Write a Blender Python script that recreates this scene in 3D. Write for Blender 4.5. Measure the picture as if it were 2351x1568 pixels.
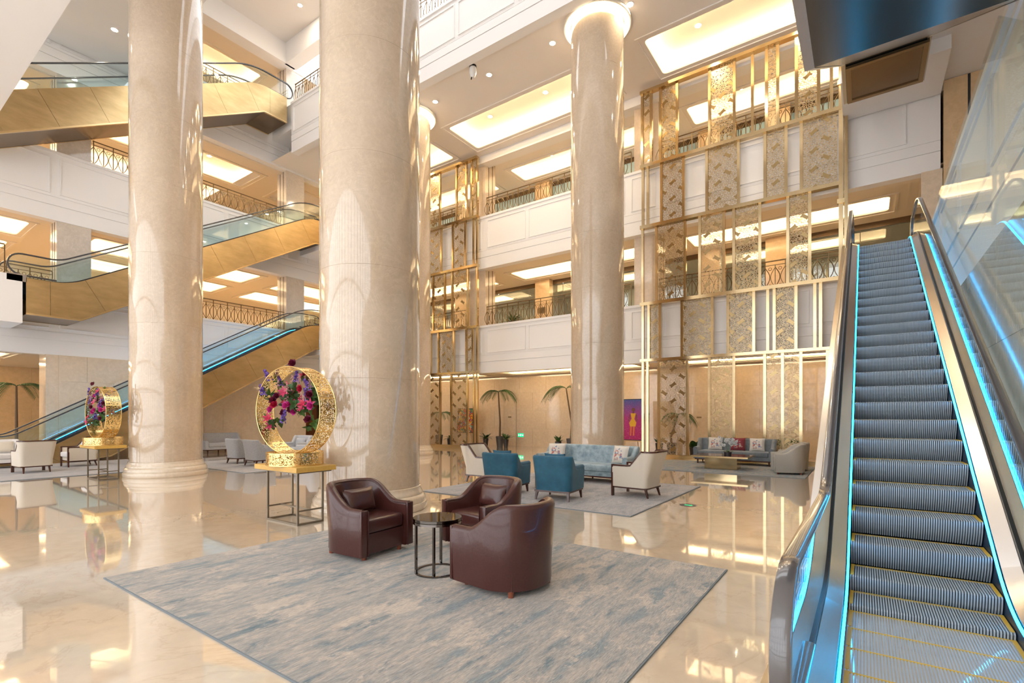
import bpy, bmesh, math, random
from mathutils import Vector, Matrix
random.seed(7)
S = bpy.context.scene
for o in list(bpy.data.objects):
    bpy.data.objects.remove(o, do_unlink=True)
COL = S.collection

# ------------------------------------------------------------------ camera / world / exposure
FPX, CXP, HYP, CAMH = 1145.0, 1175.5, 954.5, 1.62
YAW = math.atan(809.5 / FPX)
cam = bpy.data.cameras.new('camera'); cam.lens = FPX / 2351 * 36; cam.sensor_width = 36
cam.shift_y = (HYP - 784) / 2351; cam.clip_start = 0.05; cam.clip_end = 300
co = bpy.data.objects.new('camera', cam); COL.objects.link(co)
co.location = (0, 0, CAMH); co.rotation_euler = (math.pi / 2, 0, YAW)
S.camera = co
W = bpy.data.worlds.new('world'); S.world = W; W.use_nodes = True
bg = W.node_tree.nodes['Background']
bg.inputs[0].default_value = (0.96, 0.975, 1.0, 1); bg.inputs[1].default_value = 2.7
S.view_settings.view_transform = 'Standard'; S.view_settings.look = 'None'
S.view_settings.gamma = 1; S.view_settings.use_curve_mapping = False
S.view_settings.exposure = 0.34
COVE = 27.0      # cove strips
SPOT = 420.0      # downlight discs

FV = (-math.sin(YAW), math.cos(YAW)); RV = (math.cos(YAW), math.sin(YAW))
def ray(px):
    t = (px - CXP) / FPX
    return FV[0] + t * RV[0], FV[1] + t * RV[1]
def XonY(px, Y):
    r = ray(px); return r[0] * Y / r[1]

# ------------------------------------------------------------------ materials
M = {}
def P(name, col, rough=0.5, metal=0.0, spec=0.5, coat=0.0, coat_r=0.05, emit=None, es=0.0, trans=0.0, sheen=0.0):
    m = bpy.data.materials.new(name); m.use_nodes = True
    b = m.node_tree.nodes['Principled BSDF']
    b.inputs['Base Color'].default_value = (*col, 1); b.inputs['Roughness'].default_value = rough
    b.inputs['Metallic'].default_value = metal; b.inputs['Specular IOR Level'].default_value = spec
    b.inputs['Coat Weight'].default_value = coat; b.inputs['Coat Roughness'].default_value = coat_r
    b.inputs['Transmission Weight'].default_value = trans; b.inputs['Sheen Weight'].default_value = sheen
    if emit:
        b.inputs['Emission Color'].default_value = (*emit, 1); b.inputs['Emission Strength'].default_value = es
    M[name] = m
    return m
def nodes(m):
    return m.node_tree.nodes, m.node_tree.links, m.node_tree.nodes['Principled BSDF']
def ramp(nt, stops):
    r = nt.nodes.new('ShaderNodeValToRGB'); e = r.color_ramp.elements
    while len(e) < len(stops): e.new(0.5)
    for i, (p, c) in enumerate(stops):
        e[i].position = p; e[i].color = (*c, 1)
    return r
def wpos(m, scale=(1, 1, 1), rot=(0, 0, 0), local=False):
    n, l, b = nodes(m)
    if local:
        g = n.new('ShaderNodeTexCoord'); out = g.outputs['Object']
    else:
        g = n.new('ShaderNodeNewGeometry'); out = g.outputs['Position']
    mp = n.new('ShaderNodeMapping'); mp.inputs['Scale'].default_value = scale; mp.inputs['Rotation'].default_value = rot
    l.new(out, mp.inputs['Vector']); return mp.outputs['Vector']
def noise(m, vec, scale, detail=4, rough=0.55, dist=0.0):
    n, l, b = nodes(m)
    t = n.new('ShaderNodeTexNoise'); t.inputs['Scale'].default_value = scale; t.inputs['Detail'].default_value = detail
    t.inputs['Roughness'].default_value = rough; t.inputs['Distortion'].default_value = dist
    l.new(vec, t.inputs['Vector']); return t.outputs['Fac']
def mixc(m, fac, a, b_, mode='MIX'):
    n, l, b = nodes(m)
    x = n.new('ShaderNodeMix'); x.data_type = 'RGBA'; x.blend_type = mode
    for sock, v in ((x.inputs[0], fac), (x.inputs[6], a), (x.inputs[7], b_)):
        if hasattr(v, 'default_value') or hasattr(v, 'is_linked'): l.new(v, sock)
        elif isinstance(v, (int, float)): sock.default_value = v
        else: sock.default_value = (*v, 1)
    return x.outputs[2]
def bump(m, h, strength=0.2, dist=0.01):
    n, l, b = nodes(m)
    bp = n.new('ShaderNodeBump'); bp.inputs['Strength'].default_value = strength; bp.inputs['Distance'].default_value = dist
    l.new(h, bp.inputs['Height']); l.new(bp.outputs[0], b.inputs['Normal'])
def marble(name, c1, c2, vein, rough=0.06, scale=1.0, vein_amt=0.6, coat=0.0, spec=0.5):
    m = P(name, c1, rough, 0, spec, coat)
    n, l, b = nodes(m); v = wpos(m)
    f1 = noise(m, v, 0.55 * scale, 6, 0.6, 0.8)
    r1 = ramp(m.node_tree, [(0.3, c1), (0.7, c2)]); l.new(f1, r1.inputs[0])
    f2 = noise(m, v, 1.1 * scale, 8, 0.62, 1.4)
    r2 = ramp(m.node_tree, [(0.485, (0, 0, 0)), (0.5, (1, 1, 1)), (0.515, (0, 0, 0))]); l.new(f2, r2.inputs[0])
    f3 = noise(m, v, 9 * scale, 5, 0.6, 0.4)
    r3 = ramp(m.node_tree, [(0.35, (0.93, 0.92, 0.90)), (0.65, (1.03, 1.02, 1.0))]); l.new(f3, r3.inputs[0])
    sc = n.new('ShaderNodeMath'); sc.operation = 'MULTIPLY'; sc.inputs[1].default_value = vein_amt
    l.new(r2.outputs[0], sc.inputs[0])
    c = mixc(m, sc.outputs[0], r1.outputs[0], vein)
    c = mixc(m, 1.0, c, r3.outputs[0], 'MULTIPLY')
    l.new(c, b.inputs['Base Color'])
    return m
def grainy(name, c1, c2, scale, rough, metal=0.0, stretch=(1, 1, 1), bmp=0.0, local=False, spec=0.5, sheen=0.0, coat=0.0):
    m = P(name, c1, rough, metal, spec, coat, sheen=sheen); n, l, b = nodes(m); v = wpos(m, stretch, local=local)
    f = noise(m, v, scale, 5, 0.6)
    r = ramp(m.node_tree, [(0.3, c1), (0.7, c2)]); l.new(f, r.inputs[0]); l.new(r.outputs[0], b.inputs['Base Color'])
    if bmp: bump(m, f, bmp, 0.005)
    return m
def thin_glass(name, tint, refl=1.0, ior=1.5, rough=0.0, k=1.0):
    m = bpy.data.materials.new(name); m.use_nodes = True; nt = m.node_tree; n, l = nt.nodes, nt.links
    n.clear(); o = n.new('ShaderNodeOutputMaterial'); mx = n.new('ShaderNodeMixShader')
    tr = n.new('ShaderNodeBsdfTransparent'); tr.inputs[0].default_value = (*tint, 1)
    gl = n.new('ShaderNodeBsdfGlossy'); gl.inputs['Roughness'].default_value = rough; gl.inputs['Color'].default_value = (refl, refl, refl, 1)
    # Schlick reflectance from the unsigned incidence angle, so both faces of a sheet behave alike
    ge = n.new('ShaderNodeNewGeometry'); dt = n.new('ShaderNodeVectorMath'); dt.operation = 'DOT_PRODUCT'
    l.new(ge.outputs['Normal'], dt.inputs[0]); l.new(ge.outputs['Incoming'], dt.inputs[1])
    def mth(op, a_, b_=None):
        x = n.new('ShaderNodeMath'); x.operation = op
        for i_, v_ in enumerate((a_, b_)):
            if v_ is None: continue
            if isinstance(v_, (int, float)): x.inputs[i_].default_value = v_
            else: l.new(v_, x.inputs[i_])
        return x.outputs[0]
    f0 = ((ior - 1) / (ior + 1)) ** 2
    c5 = mth('POWER', mth('SUBTRACT', 1.0, mth('ABSOLUTE', dt.outputs['Value'])), 5.0)
    fr = mth('MULTIPLY', mth('ADD', mth('MULTIPLY', c5, 1 - f0), f0), k)
    l.new(fr, mx.inputs[0]); l.new(tr.outputs[0], mx.inputs[1]); l.new(gl.outputs[0], mx.inputs[2]); l.new(mx.outputs[0], o.inputs[0])
    M[name] = m; return m

marble('floor_marble', (0.76, 0.64, 0.50), (0.82, 0.71, 0.58), (0.60, 0.45, 0.32), 0.02, 0.5, 0.3, coat=1.0, spec=0.7)
marble('column_marble', (0.56, 0.435, 0.315), (0.64, 0.515, 0.39), (0.74, 0.60, 0.45), 0.07, 1.6, 0.4, coat=1.0)
marble('base_marble', (0.72, 0.59, 0.45), (0.77, 0.65, 0.51), (0.70, 0.56, 0.42), 0.08, 1.3, 0.3, coat=0.6)
marble('wall_marble', (0.72, 0.57, 0.41), (0.78, 0.64, 0.49), (0.82, 0.70, 0.54), 0.08, 1.0, 0.4, coat=0.5)
marble('grey_marble', (0.62, 0.54, 0.46), (0.70, 0.62, 0.54), (0.78, 0.70, 0.62), 0.10, 1.2, 0.5, coat=0.4)
marble('gold_marble', (0.72, 0.50, 0.28), (0.78, 0.56, 0.33), (0.66, 0.44, 0.22), 0.10, 0.8, 0.3, coat=0.4)
P('joint', (0.55, 0.44, 0.33), 0.7)
P('white_paint', (0.90, 0.87, 0.845), 0.45)
P('ceiling_paint', (0.88, 0.82, 0.765), 0.7)
P('warm_ceiling', (0.86, 0.74, 0.58), 0.7)
P('cove_paint', (0.80, 0.74, 0.64), 0.8)
P('inlay_black', (0.02, 0.018, 0.015), 0.35)
P('cove_glow', (1, 0.9, 0.7), 0.5, emit=(1.0, 0.80, 0.53), es=COVE)
P('lamp_glow', (1, 0.95, 0.85), 0.5, emit=(1.0, 0.86, 0.66), es=SPOT)
P('lamp_trim', (0.85, 0.82, 0.78), 0.3)
grainy('brass', (0.56, 0.42, 0.23), (0.68, 0.52, 0.30), 2.0, 0.13, 1.0)
P('filigree_brass', (0.60, 0.45, 0.26), 0.34, 1.0)
P('lozenge_brass', (0.38, 0.27, 0.13), 0.26, 1.0)
grainy('brushed_gold', (0.52, 0.38, 0.19), (0.68, 0.51, 0.27), 1.2, 0.30, 1.0, stretch=(1, 1, 3))
P('gold_trim', (0.80, 0.60, 0.32), 0.25, 1.0)
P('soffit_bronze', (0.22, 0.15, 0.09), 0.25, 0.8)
grainy('rail_bronze', (0.15, 0.095, 0.045), (0.24, 0.16, 0.075), 3.0, 0.32, 0.85)
P('steel', (0.62, 0.60, 0.58), 0.22, 1.0)
P('satin_steel', (0.46, 0.44, 0.42), 0.30, 1.0)
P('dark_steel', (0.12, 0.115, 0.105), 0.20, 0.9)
P('rubber', (0.045, 0.045, 0.05), 0.22, 0, 0.8, coat=0.6)
P('grey_rubber', (0.10, 0.095, 0.10), 0.20, 0, 0.8, coat=0.8)
P('step_metal', (0.56, 0.61, 0.66), 0.45, 0.25)
P('step_groove', (0.10, 0.12, 0.14), 0.5, 0.3)
P('tray_dark', (0.04, 0.04, 0.045), 0.6, 0.3)
P('step_yellow', (0.85, 0.52, 0.05), 0.5)
P('skirt', (0.02, 0.06, 0.12), 0.35, 0.5)
P('led', (0.2, 0.9, 1), 0.4, emit=(0.006, 0.44, 1.0), es=21.0)
thin_glass('esc_glass', (0.93, 0.982, 0.99), 1.0)
thin_glass('guard_glass', (0.95, 0.985, 0.99), 1.0, 1.5, 0.0, 0.25)
thin_glass('clear_glass', (0.88, 0.95, 0.97), 1.0)
thin_glass('shop_glass', (0.84, 0.89, 0.87), 1.0, 2.0)
P('wood_dark', (0.075, 0.022, 0.014), 0.25, 0, 0.5, coat=0.4)
P('wood_leg', (0.24, 0.07, 0.035), 0.3, coat=0.3)
grainy('wood_honey', (0.62, 0.36, 0.07), (0.72, 0.44, 0.11), 6, 0.35, 0, (1, 6, 6))
grainy('wood_door', (0.30, 0.10, 0.03), (0.38, 0.14, 0.05), 4, 0.35, 0, (6, 6, 1))
P('olive_metal', (0.24, 0.20, 0.15), 0.35, 0.8)
m = grainy('leather', (0.058, 0.016, 0.013), (0.074, 0.021, 0.017), 60, 0.28, 0, bmp=0.12, local=True, coat=0.25)
P('leather_seam', (0.05, 0.013, 0.011), 0.35)
grainy('taupe_leather', (0.42, 0.39, 0.34), (0.46, 0.43, 0.38), 50, 0.38, 0, bmp=0.08, local=True)
grainy('cream_fabric', (0.70, 0.62, 0.51), (0.75, 0.67, 0.56), 90, 0.75, 0, bmp=0.1, local=True, sheen=0.3)
grainy('white_fabric', (0.76, 0.72, 0.69), (0.80, 0.76, 0.73), 90, 0.75, 0, bmp=0.1, local=True, sheen=0.3)
grainy('blue_velvet', (0.008, 0.085, 0.150), (0.022, 0.135, 0.22), 5, 0.6, 0, local=True, sheen=0.12)
grainy('silver_velvet', (0.13, 0.21, 0.26), (0.42, 0.52, 0.56), 6, 0.36, 0, local=True, sheen=0.25)
grainy('slate_velvet', (0.12, 0.14, 0.16), (0.19, 0.22, 0.24), 6, 0.55, 0, local=True, sheen=0.5)
grainy('grey_fabric', (0.34, 0.33, 0.33), (0.44, 0.43, 0.43), 30, 0.8, 0, bmp=0.1, local=True, sheen=0.3)
grainy('lightgrey_fabric', (0.50, 0.50, 0.52), (0.58, 0.58, 0.60), 30, 0.8, 0, bmp=0.1, local=True, sheen=0.3)
P('mirror_dark', (0.10, 0.09, 0.08), 0.03, 1.0)
P('black_chrome', (0.18, 0.16, 0.15), 0.10, 1.0)
P('pot', (0.035, 0.032, 0.035), 0.35)
P('pot_grey', (0.09, 0.085, 0.085), 0.45)
P('pot_white', (0.75, 0.74, 0.72), 0.25)
P('soil', (0.05, 0.035, 0.025), 0.9)
grainy('leaf', (0.025, 0.075, 0.018), (0.06, 0.14, 0.03), 8, 0.45, 0, local=True)
grainy('leaf_bright', (0.06, 0.16, 0.03), (0.14, 0.26, 0.06), 8, 0.45, 0, local=True)
P('trunk', (0.16, 0.10, 0.06), 0.8)
P('petal_red', (0.50, 0.012, 0.06), 0.5)
P('petal_wine', (0.16, 0.008, 0.04), 0.55)
P('petal_magenta', (0.60, 0.035, 0.28), 0.5)
P('petal_pink', (0.50, 0.03, 0.10), 0.5)
P('petal_violet', (0.19, 0.10, 0.42), 0.5)
P('petal_mist', (0.75, 0.46, 0.42), 0.6)
P('petal_white', (0.88, 0.87, 0.85), 0.5)
P('petal_edge', (0.85, 0.55, 0.58), 0.5)
P('stamen', (0.75, 0.45, 0.08), 0.5)
P('ring_gold', (0.84, 0.60, 0.25), 0.22, 1.0)
P('black_plastic', (0.02, 0.02, 0.02), 0.3)
P('white_plastic', (0.78, 0.77, 0.75), 0.3)
P('exit_green', (0.0, 0.35, 0.14), 0.4, emit=(0.0, 0.75, 0.28), es=0.9)
P('exit_white', (0.8, 1, 0.85), 0.4, emit=(0.7, 1.0, 0.8), es=1.5)
P('pine', (0.62, 0.38, 0.17), 0.5)
P('window_frame', (0.10, 0.10, 0.10), 0.4)
P('room_wall', (0.44, 0.43, 0.37), 0.7)
P('frost_blue', (0.46, 0.66, 0.72), 0.15, coat=0.5)
P('carpet_dark', (0.20, 0.15, 0.10), 0.9)
P('plaque', (0.28, 0.19, 0.09), 0.35, 0.7)
P('cap_blue', (0.75, 0.85, 0.92), 0.4)

def rug_mat(name, cols, seed=0.0, border=False):
    m = P(name, cols[0], 0.95, 0, 0.1, sheen=0.2); n, l, b = nodes(m)
    v = wpos(m, (3.0, 0.75, 1)); v2 = wpos(m, (2.4, 1.4, 1)); v3 = wpos(m, (110, 14, 1)); v4 = wpos(m, (22, 3.0, 1))
    f = noise(m, v, 1.9, 8, 0.66, 0.5)
    r = ramp(m.node_tree, [(0.34, cols[0]), (0.42, cols[1]), (0.50, cols[2]), (0.56, cols[1]), (0.64, cols[3])]); l.new(f, r.inputs[0])
    f4 = noise(m, v4, 1.0, 6, 0.7, 0.2)
    r4 = ramp(m.node_tree, [(0.45, (0, 0, 0)), (0.66, (.6, .6, .6))]); l.new(f4, r4.inputs[0])
    c = mixc(m, r4.outputs[0], r.outputs[0], cols[3])
    f2 = noise(m, v2, 1.1, 10, 0.75, 0.1)
    r2 = ramp(m.node_tree, [(0.54, (0, 0, 0)), (0.575, (.62, .62, .62))]); l.new(f2, r2.inputs[0])
    c = mixc(m, r2.outputs[0], c, cols[4])
    f3 = noise(m, v3, 1.0, 3, 0.7)
    r3 = ramp(m.node_tree, [(0.3, (0.62, 0.62, 0.63)), (0.7, (1.12, 1.10, 1.07))]); l.new(f3, r3.inputs[0])
    c = mixc(m, 1.0, c, r3.outputs[0], 'MULTIPLY')
    l.new(c, b.inputs['Base Color']); bump(m, f3, 0.6, 0.01)
    return m
rug_mat('rug_blue', [(0.17, 0.25, 0.29), (0.44, 0.42, 0.395), (0.57, 0.52, 0.465), (0.28, 0.34, 0.37), (0.74, 0.64, 0.54)])
rug_mat('rug_grey', [(0.30, 0.31, 0.33), (0.45, 0.43, 0.43), (0.52, 0.50, 0.50), (0.36, 0.37, 0.40), (0.58, 0.54, 0.52)])
rug_mat('rug_teal', [(0.13, 0.27, 0.34), (0.30, 0.33, 0.34), (0.44, 0.38, 0.33), (0.18, 0.30, 0.36), (0.52, 0.43, 0.34)])
P('rug_edge', (0.22, 0.25, 0.27), 0.9)

def floral(name, ground, cols):
    m = P(name, ground, 0.75, sheen=0.2); n, l, b = nodes(m); v = wpos(m, local=True)
    vo = n.new('ShaderNodeTexVoronoi'); vo.inputs['Scale'].default_value = 22; l.new(v, vo.inputs['Vector'])
    r = ramp(m.node_tree, [(i / (len(cols) - 1), c) for i, c in enumerate(cols)]); r.color_ramp.interpolation = 'CONSTANT'
    l.new(vo.outputs['Color'], r.inputs[0])
    ln = n.new('ShaderNodeVectorMath'); ln.operation = 'LENGTH'
    mp = n.new('ShaderNodeMapping'); mp.inputs['Scale'].default_value = (1, 0, 1); l.new(v, mp.inputs['Vector']); l.new(mp.outputs[0], ln.inputs[0])
    f = noise(m, v, 14, 3, 0.6)
    ad = n.new('ShaderNodeMath'); ad.operation = 'MULTIPLY_ADD'; ad.inputs[1].default_value = 0.30; l.new(f, ad.inputs[0]); l.new(ln.outputs['Value'], ad.inputs[2])
    rr = ramp(m.node_tree, [(0.27, (1, 1, 1)), (0.30, (0, 0, 0))]); l.new(ad.outputs[0], rr.inputs[0])
    c = mixc(m, rr.outputs[0], ground, r.outputs[0]); l.new(c, b.inputs['Base Color'])
floral('floral_cream', (0.72, 0.66, 0.58), [(0.72, 0.66, 0.58), (0.50, 0.16, 0.16), (0.72, 0.66, 0.58), (0.20, 0.25, 0.40), (0.60, 0.36, 0.26), (0.30, 0.34, 0.22)])
floral('floral_red', (0.24, 0.025, 0.035), [(0.24, 0.025, 0.035), (0.50, 0.30, 0.22), (0.30, 0.03, 0.05), (0.55, 0.40, 0.32), (0.15, 0.10, 0.15), (0.40, 0.1, 0.1)])

# ------------------------------------------------------------------ mesh builder
class MB:
    def __init__(s): s.v = []; s.f = []
    def add(s, vs, fs):
        o = len(s.v); s.v += [tuple(x) for x in vs]; s.f += [tuple(i + o for i in f) for f in fs]; return s
    def box(s, x0, x1, y0, y1, z0, z1):
        return s.add([(x0, y0, z0), (x1, y0, z0), (x1, y1, z0), (x0, y1, z0), (x0, y0, z1), (x1, y0, z1), (x1, y1, z1), (x0, y1, z1)],
                     [(0, 3, 2, 1), (4, 5, 6, 7), (0, 1, 5, 4), (1, 2, 6, 5), (2, 3, 7, 6), (3, 0, 4, 7)])
    def prism(s, pts, axis, a, b):
        n = len(pts)
        def mk(p, t):
            return (t, p[0], p[1]) if axis == 'x' else ((p[0], t, p[1]) if axis == 'y' else (p[0], p[1], t))
        vs = [mk(p, a) for p in pts] + [mk(p, b) for p in pts]
        return s.add(vs, [tuple(range(n))[::-1], tuple(range(n, 2 * n))] + [(i, (i + 1) % n, n + (i + 1) % n, n + i) for i in range(n)])
    def lathe(s, prof, seg=24, c=(0, 0, 0), caps=True):
        vs = []; k = len(prof)
        for i in range(seg):
            a = 2 * math.pi * i / seg
            vs += [(c[0] + r * math.cos(a), c[1] + r * math.sin(a), c[2] + z) for r, z in prof]
        fs = [(i * k + j, ((i + 1) % seg) * k + j, ((i + 1) % seg) * k + j + 1, i * k + j + 1) for i in range(seg) for j in range(k - 1)]
        if caps:
            fs += [tuple(i * k for i in range(seg))[::-1], tuple(i * k + k - 1 for i in range(seg))]
        return s.add(vs, fs)
    def tube(s, pts, r, seg=8, closed=False, caps=True, r2=None):
        pts = [Vector(p) for p in pts]; n = len(pts); vs = []
        up = None
        for i, p in enumerate(pts):
            if closed: t = pts[(i + 1) % n] - pts[i - 1]
            else: t = pts[min(i + 1, n - 1)] - pts[max(i - 1, 0)]
            t = t.normalized() if t.length > 1e-9 else Vector((0, 0, 1))
            if up is None:
                up = Vector((0, 0, 1)) if abs(t.z) < 0.9 else Vector((1, 0, 0))
            a = t.cross(up)
            if a.length < 1e-6: a = t.cross(Vector((0, 1, 0)))
            a.normalize(); b = a.cross(t); up = b
            rr = r if r2 is None else r + (r2 - r) * i / max(1, n - 1)
            for k in range(seg):
                w = 2 * math.pi * k / seg
                vs.append(p + a * (rr * math.cos(w)) + b * (rr * math.sin(w)))
        m = n if closed else n - 1
        fs = [(i * seg + k, i * seg + (k + 1) % seg, ((i + 1) % n) * seg + (k + 1) % seg, ((i + 1) % n) * seg + k) for i in range(m) for k in range(seg)]
        if caps and not closed:
            fs += [tuple(range(seg))[::-1], tuple((n - 1) * seg + k for k in range(seg))]
        return s.add(vs, fs)
    def bar(s, a, b, w, h=None):
        return s.tube([a, b], w * 0.7071, 4)
    def grid(s, rows):
        k = len(rows[0])
        vs = [p for r in rows for p in r]
        return s.add(vs, [(i * k + j, i * k + j + 1, (i + 1) * k + j + 1, (i + 1) * k + j) for i in range(len(rows) - 1) for j in range(k - 1)])
    def mesh(s, name, mat, smooth=None):
        me = bpy.data.meshes.new(name); me.from_pydata(s.v, [], s.f)
        if mat: me.materials.append(M[mat])
        bm = bmesh.new(); bm.from_mesh(me); bmesh.ops.recalc_face_normals(bm, faces=bm.faces); bm.to_mesh(me); bm.free()
        if smooth:
            me.shade_smooth()
            me.set_sharp_from_angle(angle=math.radians(smooth))
        me.update(); return me
    def build(s, name, mat, parent=None, smooth=None, loc=None, rot=None):
        o = bpy.data.objects.new(name, s.mesh(name, mat, smooth)); COL.objects.link(o)
        if parent: o.parent = parent
        if loc: o.location = loc
        if rot: o.rotation_euler = rot
        return o
def inst(me, name, parent=None, loc=(0, 0, 0), rot=(0, 0, 0), scale=None):
    o = bpy.data.objects.new(name, me); COL.objects.link(o); o.location = loc; o.rotation_euler = rot
    if scale: o.scale = scale
    if parent: o.parent = parent
    return o
def thing(name, label, cat, loc=(0, 0, 0), rz=0.0, group=None):
    o = bpy.data.objects.new(name, None); COL.objects.link(o); o.location = loc; o.rotation_euler = (0, 0, rz)
    o.empty_display_size = 0.2
    o['label'] = label; o['category'] = cat
    if group: o['group'] = group
    return o
def tag(o, label, cat, group=None):
    o['label'] = label; o['category'] = cat
    if group: o['group'] = group
    return o
def struct(o): o['kind'] = 'structure'; return o
def sbox(name, mat, *b, parent=None):
    o = MB().box(*b).build(name, mat, parent)
    return o if parent else struct(o)
def copy_tree(o, parent=None):
    c = o.copy(); COL.objects.link(c); c.parent = parent
    for ch in list(o.children): copy_tree(ch, c)
    return c
def rounded(w, d, h, r=0.03, seg=3, c=(0, 0, 0), crown=0.0):
    """soft box centred on c in x,y, resting at c.z"""
    bm = bmesh.new(); bmesh.ops.create_cube(bm, size=1)
    bmesh.ops.scale(bm, vec=(w, d, h), verts=bm.verts)
    bmesh.ops.bevel(bm, geom=list(bm.edges), offset=r, segments=seg, affect='EDGES', profile=0.5)
    mb = MB(); bm.verts.index_update()
    vs = []
    for v in bm.verts:
        z = v.co.z + h / 2
        if crown and v.co.z > h * 0.2: z += crown * (1 - (2 * v.co.x / w) ** 2) * (1 - (2 * v.co.y / d) ** 2)
        vs.append((v.co.x + c[0], v.co.y + c[1], z + c[2]))
    mb.add(vs, [tuple(v.index for v in f.verts) for f in bm.faces]); bm.free()
    return mb
def pillow(w, h, t, n=10):
    mb = MB()
    for sgn in (1, -1):
        rows = []
        for i in range(n + 1):
            r = []
            for j in range(n + 1):
                u = -1 + 2 * i / n; v = -1 + 2 * j / n
                k = max(0, (1 - u ** 4) * (1 - v ** 4)) ** 0.55
                pin = 1 - 0.07 * (1 - abs(v) ** 2) * (abs(u) ** 3)
                pin2 = 1 - 0.07 * (1 - abs(u) ** 2) * (abs(v) ** 3)
                r.append((u * w / 2 * pin, sgn * t / 2 * k, v * h / 2 * pin2))
            rows.append(r)
        mb.grid(rows)
    return mb

# ------------------------------------------------------------------ levels
Z2, Z3, Z4 = 6.0, 11.3, 16.6
B2, B3, B4 = 3.70, 8.78, 14.2      # bottoms of the fascia bands
XW, YN, XE = -24.2, 19.0, 1.28     # west facade, north facade, east wall beside the escalator
ROOF = 20.5

# ------------------------------------------------------------------ floor
sbox('floor', 'floor_marble', -36, 10, -8, 27.2, -0.3, 0.0)

# ------------------------------------------------------------------ ceilings with coffers
def ceiling(name, x0, x1, y0, y1, z, holes, mat='ceiling_paint', glow=True, lid=True):
    """flat ceiling plane with round-cornered openings; each opening is a lit cove box"""
    xs = sorted(set([x0, x1] + [h[0] for h in holes] + [h[1] for h in holes]))
    ys = sorted(set([y0, y1] + [h[2] for h in holes] + [h[3] for h in holes]))
    mb = MB()
    def inh(x, y): return any(h[0] < x < h[1] and h[2] < y < h[3] for h in holes)
    for i in range(len(xs) - 1):
        for j in range(len(ys) - 1):
            if not inh((xs[i] + xs[i + 1]) / 2, (ys[j] + ys[j + 1]) / 2):
                mb.add([(xs[i], ys[j], z), (xs[i + 1], ys[j], z), (xs[i + 1], ys[j + 1], z), (xs[i], ys[j + 1], z)], [(0, 1, 2, 3)])
    rc = 0.16
    for h in holes:
        for cxx, sx in ((h[0], 1), (h[1], -1)):
            for cyy, sy in ((h[2], 1), (h[3], -1)):
                pts = [(cxx, cyy, z)]
                for k in range(7):
                    a = math.pi / 2 * k / 6
                    pts.append((cxx + sx * rc * (1 - math.sin(a)), cyy + sy * rc * (1 - math.cos(a)), z))
                mb.add(pts, [(0, k, k + 1) for k in range(1, 7)])
    c = struct(mb.build(name, mat))
    for h in (holes if lid else []):
        a0, a1, b0, b1 = h; e = 0.24; zl = z + 0.07; zt = z + 0.48
        k = MB()
        # lip (opening thickness) + ledge + cavity walls + cavity top
        for (p, q) in (((a0, b0), (a1, b0)), ((a1, b0), (a1, b1)), ((a1, b1), (a0, b1)), ((a0, b1), (a0, b0))):
            k.add([(*p, z), (*q, z), (*q, zl), (*p, zl)], [(0, 1, 2, 3)])
        ex = [(a0 - e, b0 - e), (a1 + e, b0 - e), (a1 + e, b1 + e), (a0 - e, b1 + e)]; inn = [(a0, b0), (a1, b0), (a1, b1), (a0, b1)]
        for q in range(4):
            q2 = (q + 1) % 4
            k.add([(*inn[q], zl), (*inn[q2], zl), (*ex[q2], zl), (*ex[q], zl)], [(0, 1, 2, 3)])
            k.add([(*ex[q], zl), (*ex[q2], zl), (*ex[q2], zt), (*ex[q], zt)], [(0, 1, 2, 3)])
        k.add([(*p, zt) for p in ex], [(0, 1, 2, 3)])
        co_ = k.build('coffer', 'cove_paint', c)
        if glow:
            g = MB(); w = 0.05
            g.box(a0 - e + .06, a1 + e - .06, b0 - e + .06, b0 - e + .06 + w, zl + .005, zl + .035)
            g.box(a0 - e + .06, a1 + e - .06, b1 + e - .06 - w, b1 + e - .06, zl + .005, zl + .035)
            g.box(a0 - e + .06, a0 - e + .06 + w, b0 - e + .13, b1 + e - .13, zl + .005, zl + .035)
            g.box(a1 + e - .06 - w, a1 + e - .06, b0 - e + .13, b1 + e - .13, zl + .005, zl + .035)
            g.build('cove_strip', 'cove_glow', co_)
        t = MB(); o1, o2 = 0.16, 0.24
        for (u0, u1, v0, v1) in ((a0 - o2, a1 + o2, b0 - o2, b0 - o1), (a0 - o2, a1 + o2, b1 + o1, b1 + o2), (a0 - o2, a0 - o1, b0 - o1, b1 + o1), (a1 + o1, a1 + o2, b0 - o1, b1 + o1)):
            t.box(u0, u1, v0, v1, z - 0.035, z - 0.001)
        t.build('coffer_moulding', mat, co_)
    return c
bays = [(-24.0, -16.5), (-15.0, -7.9), (-6.1, 0.8)]
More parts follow.
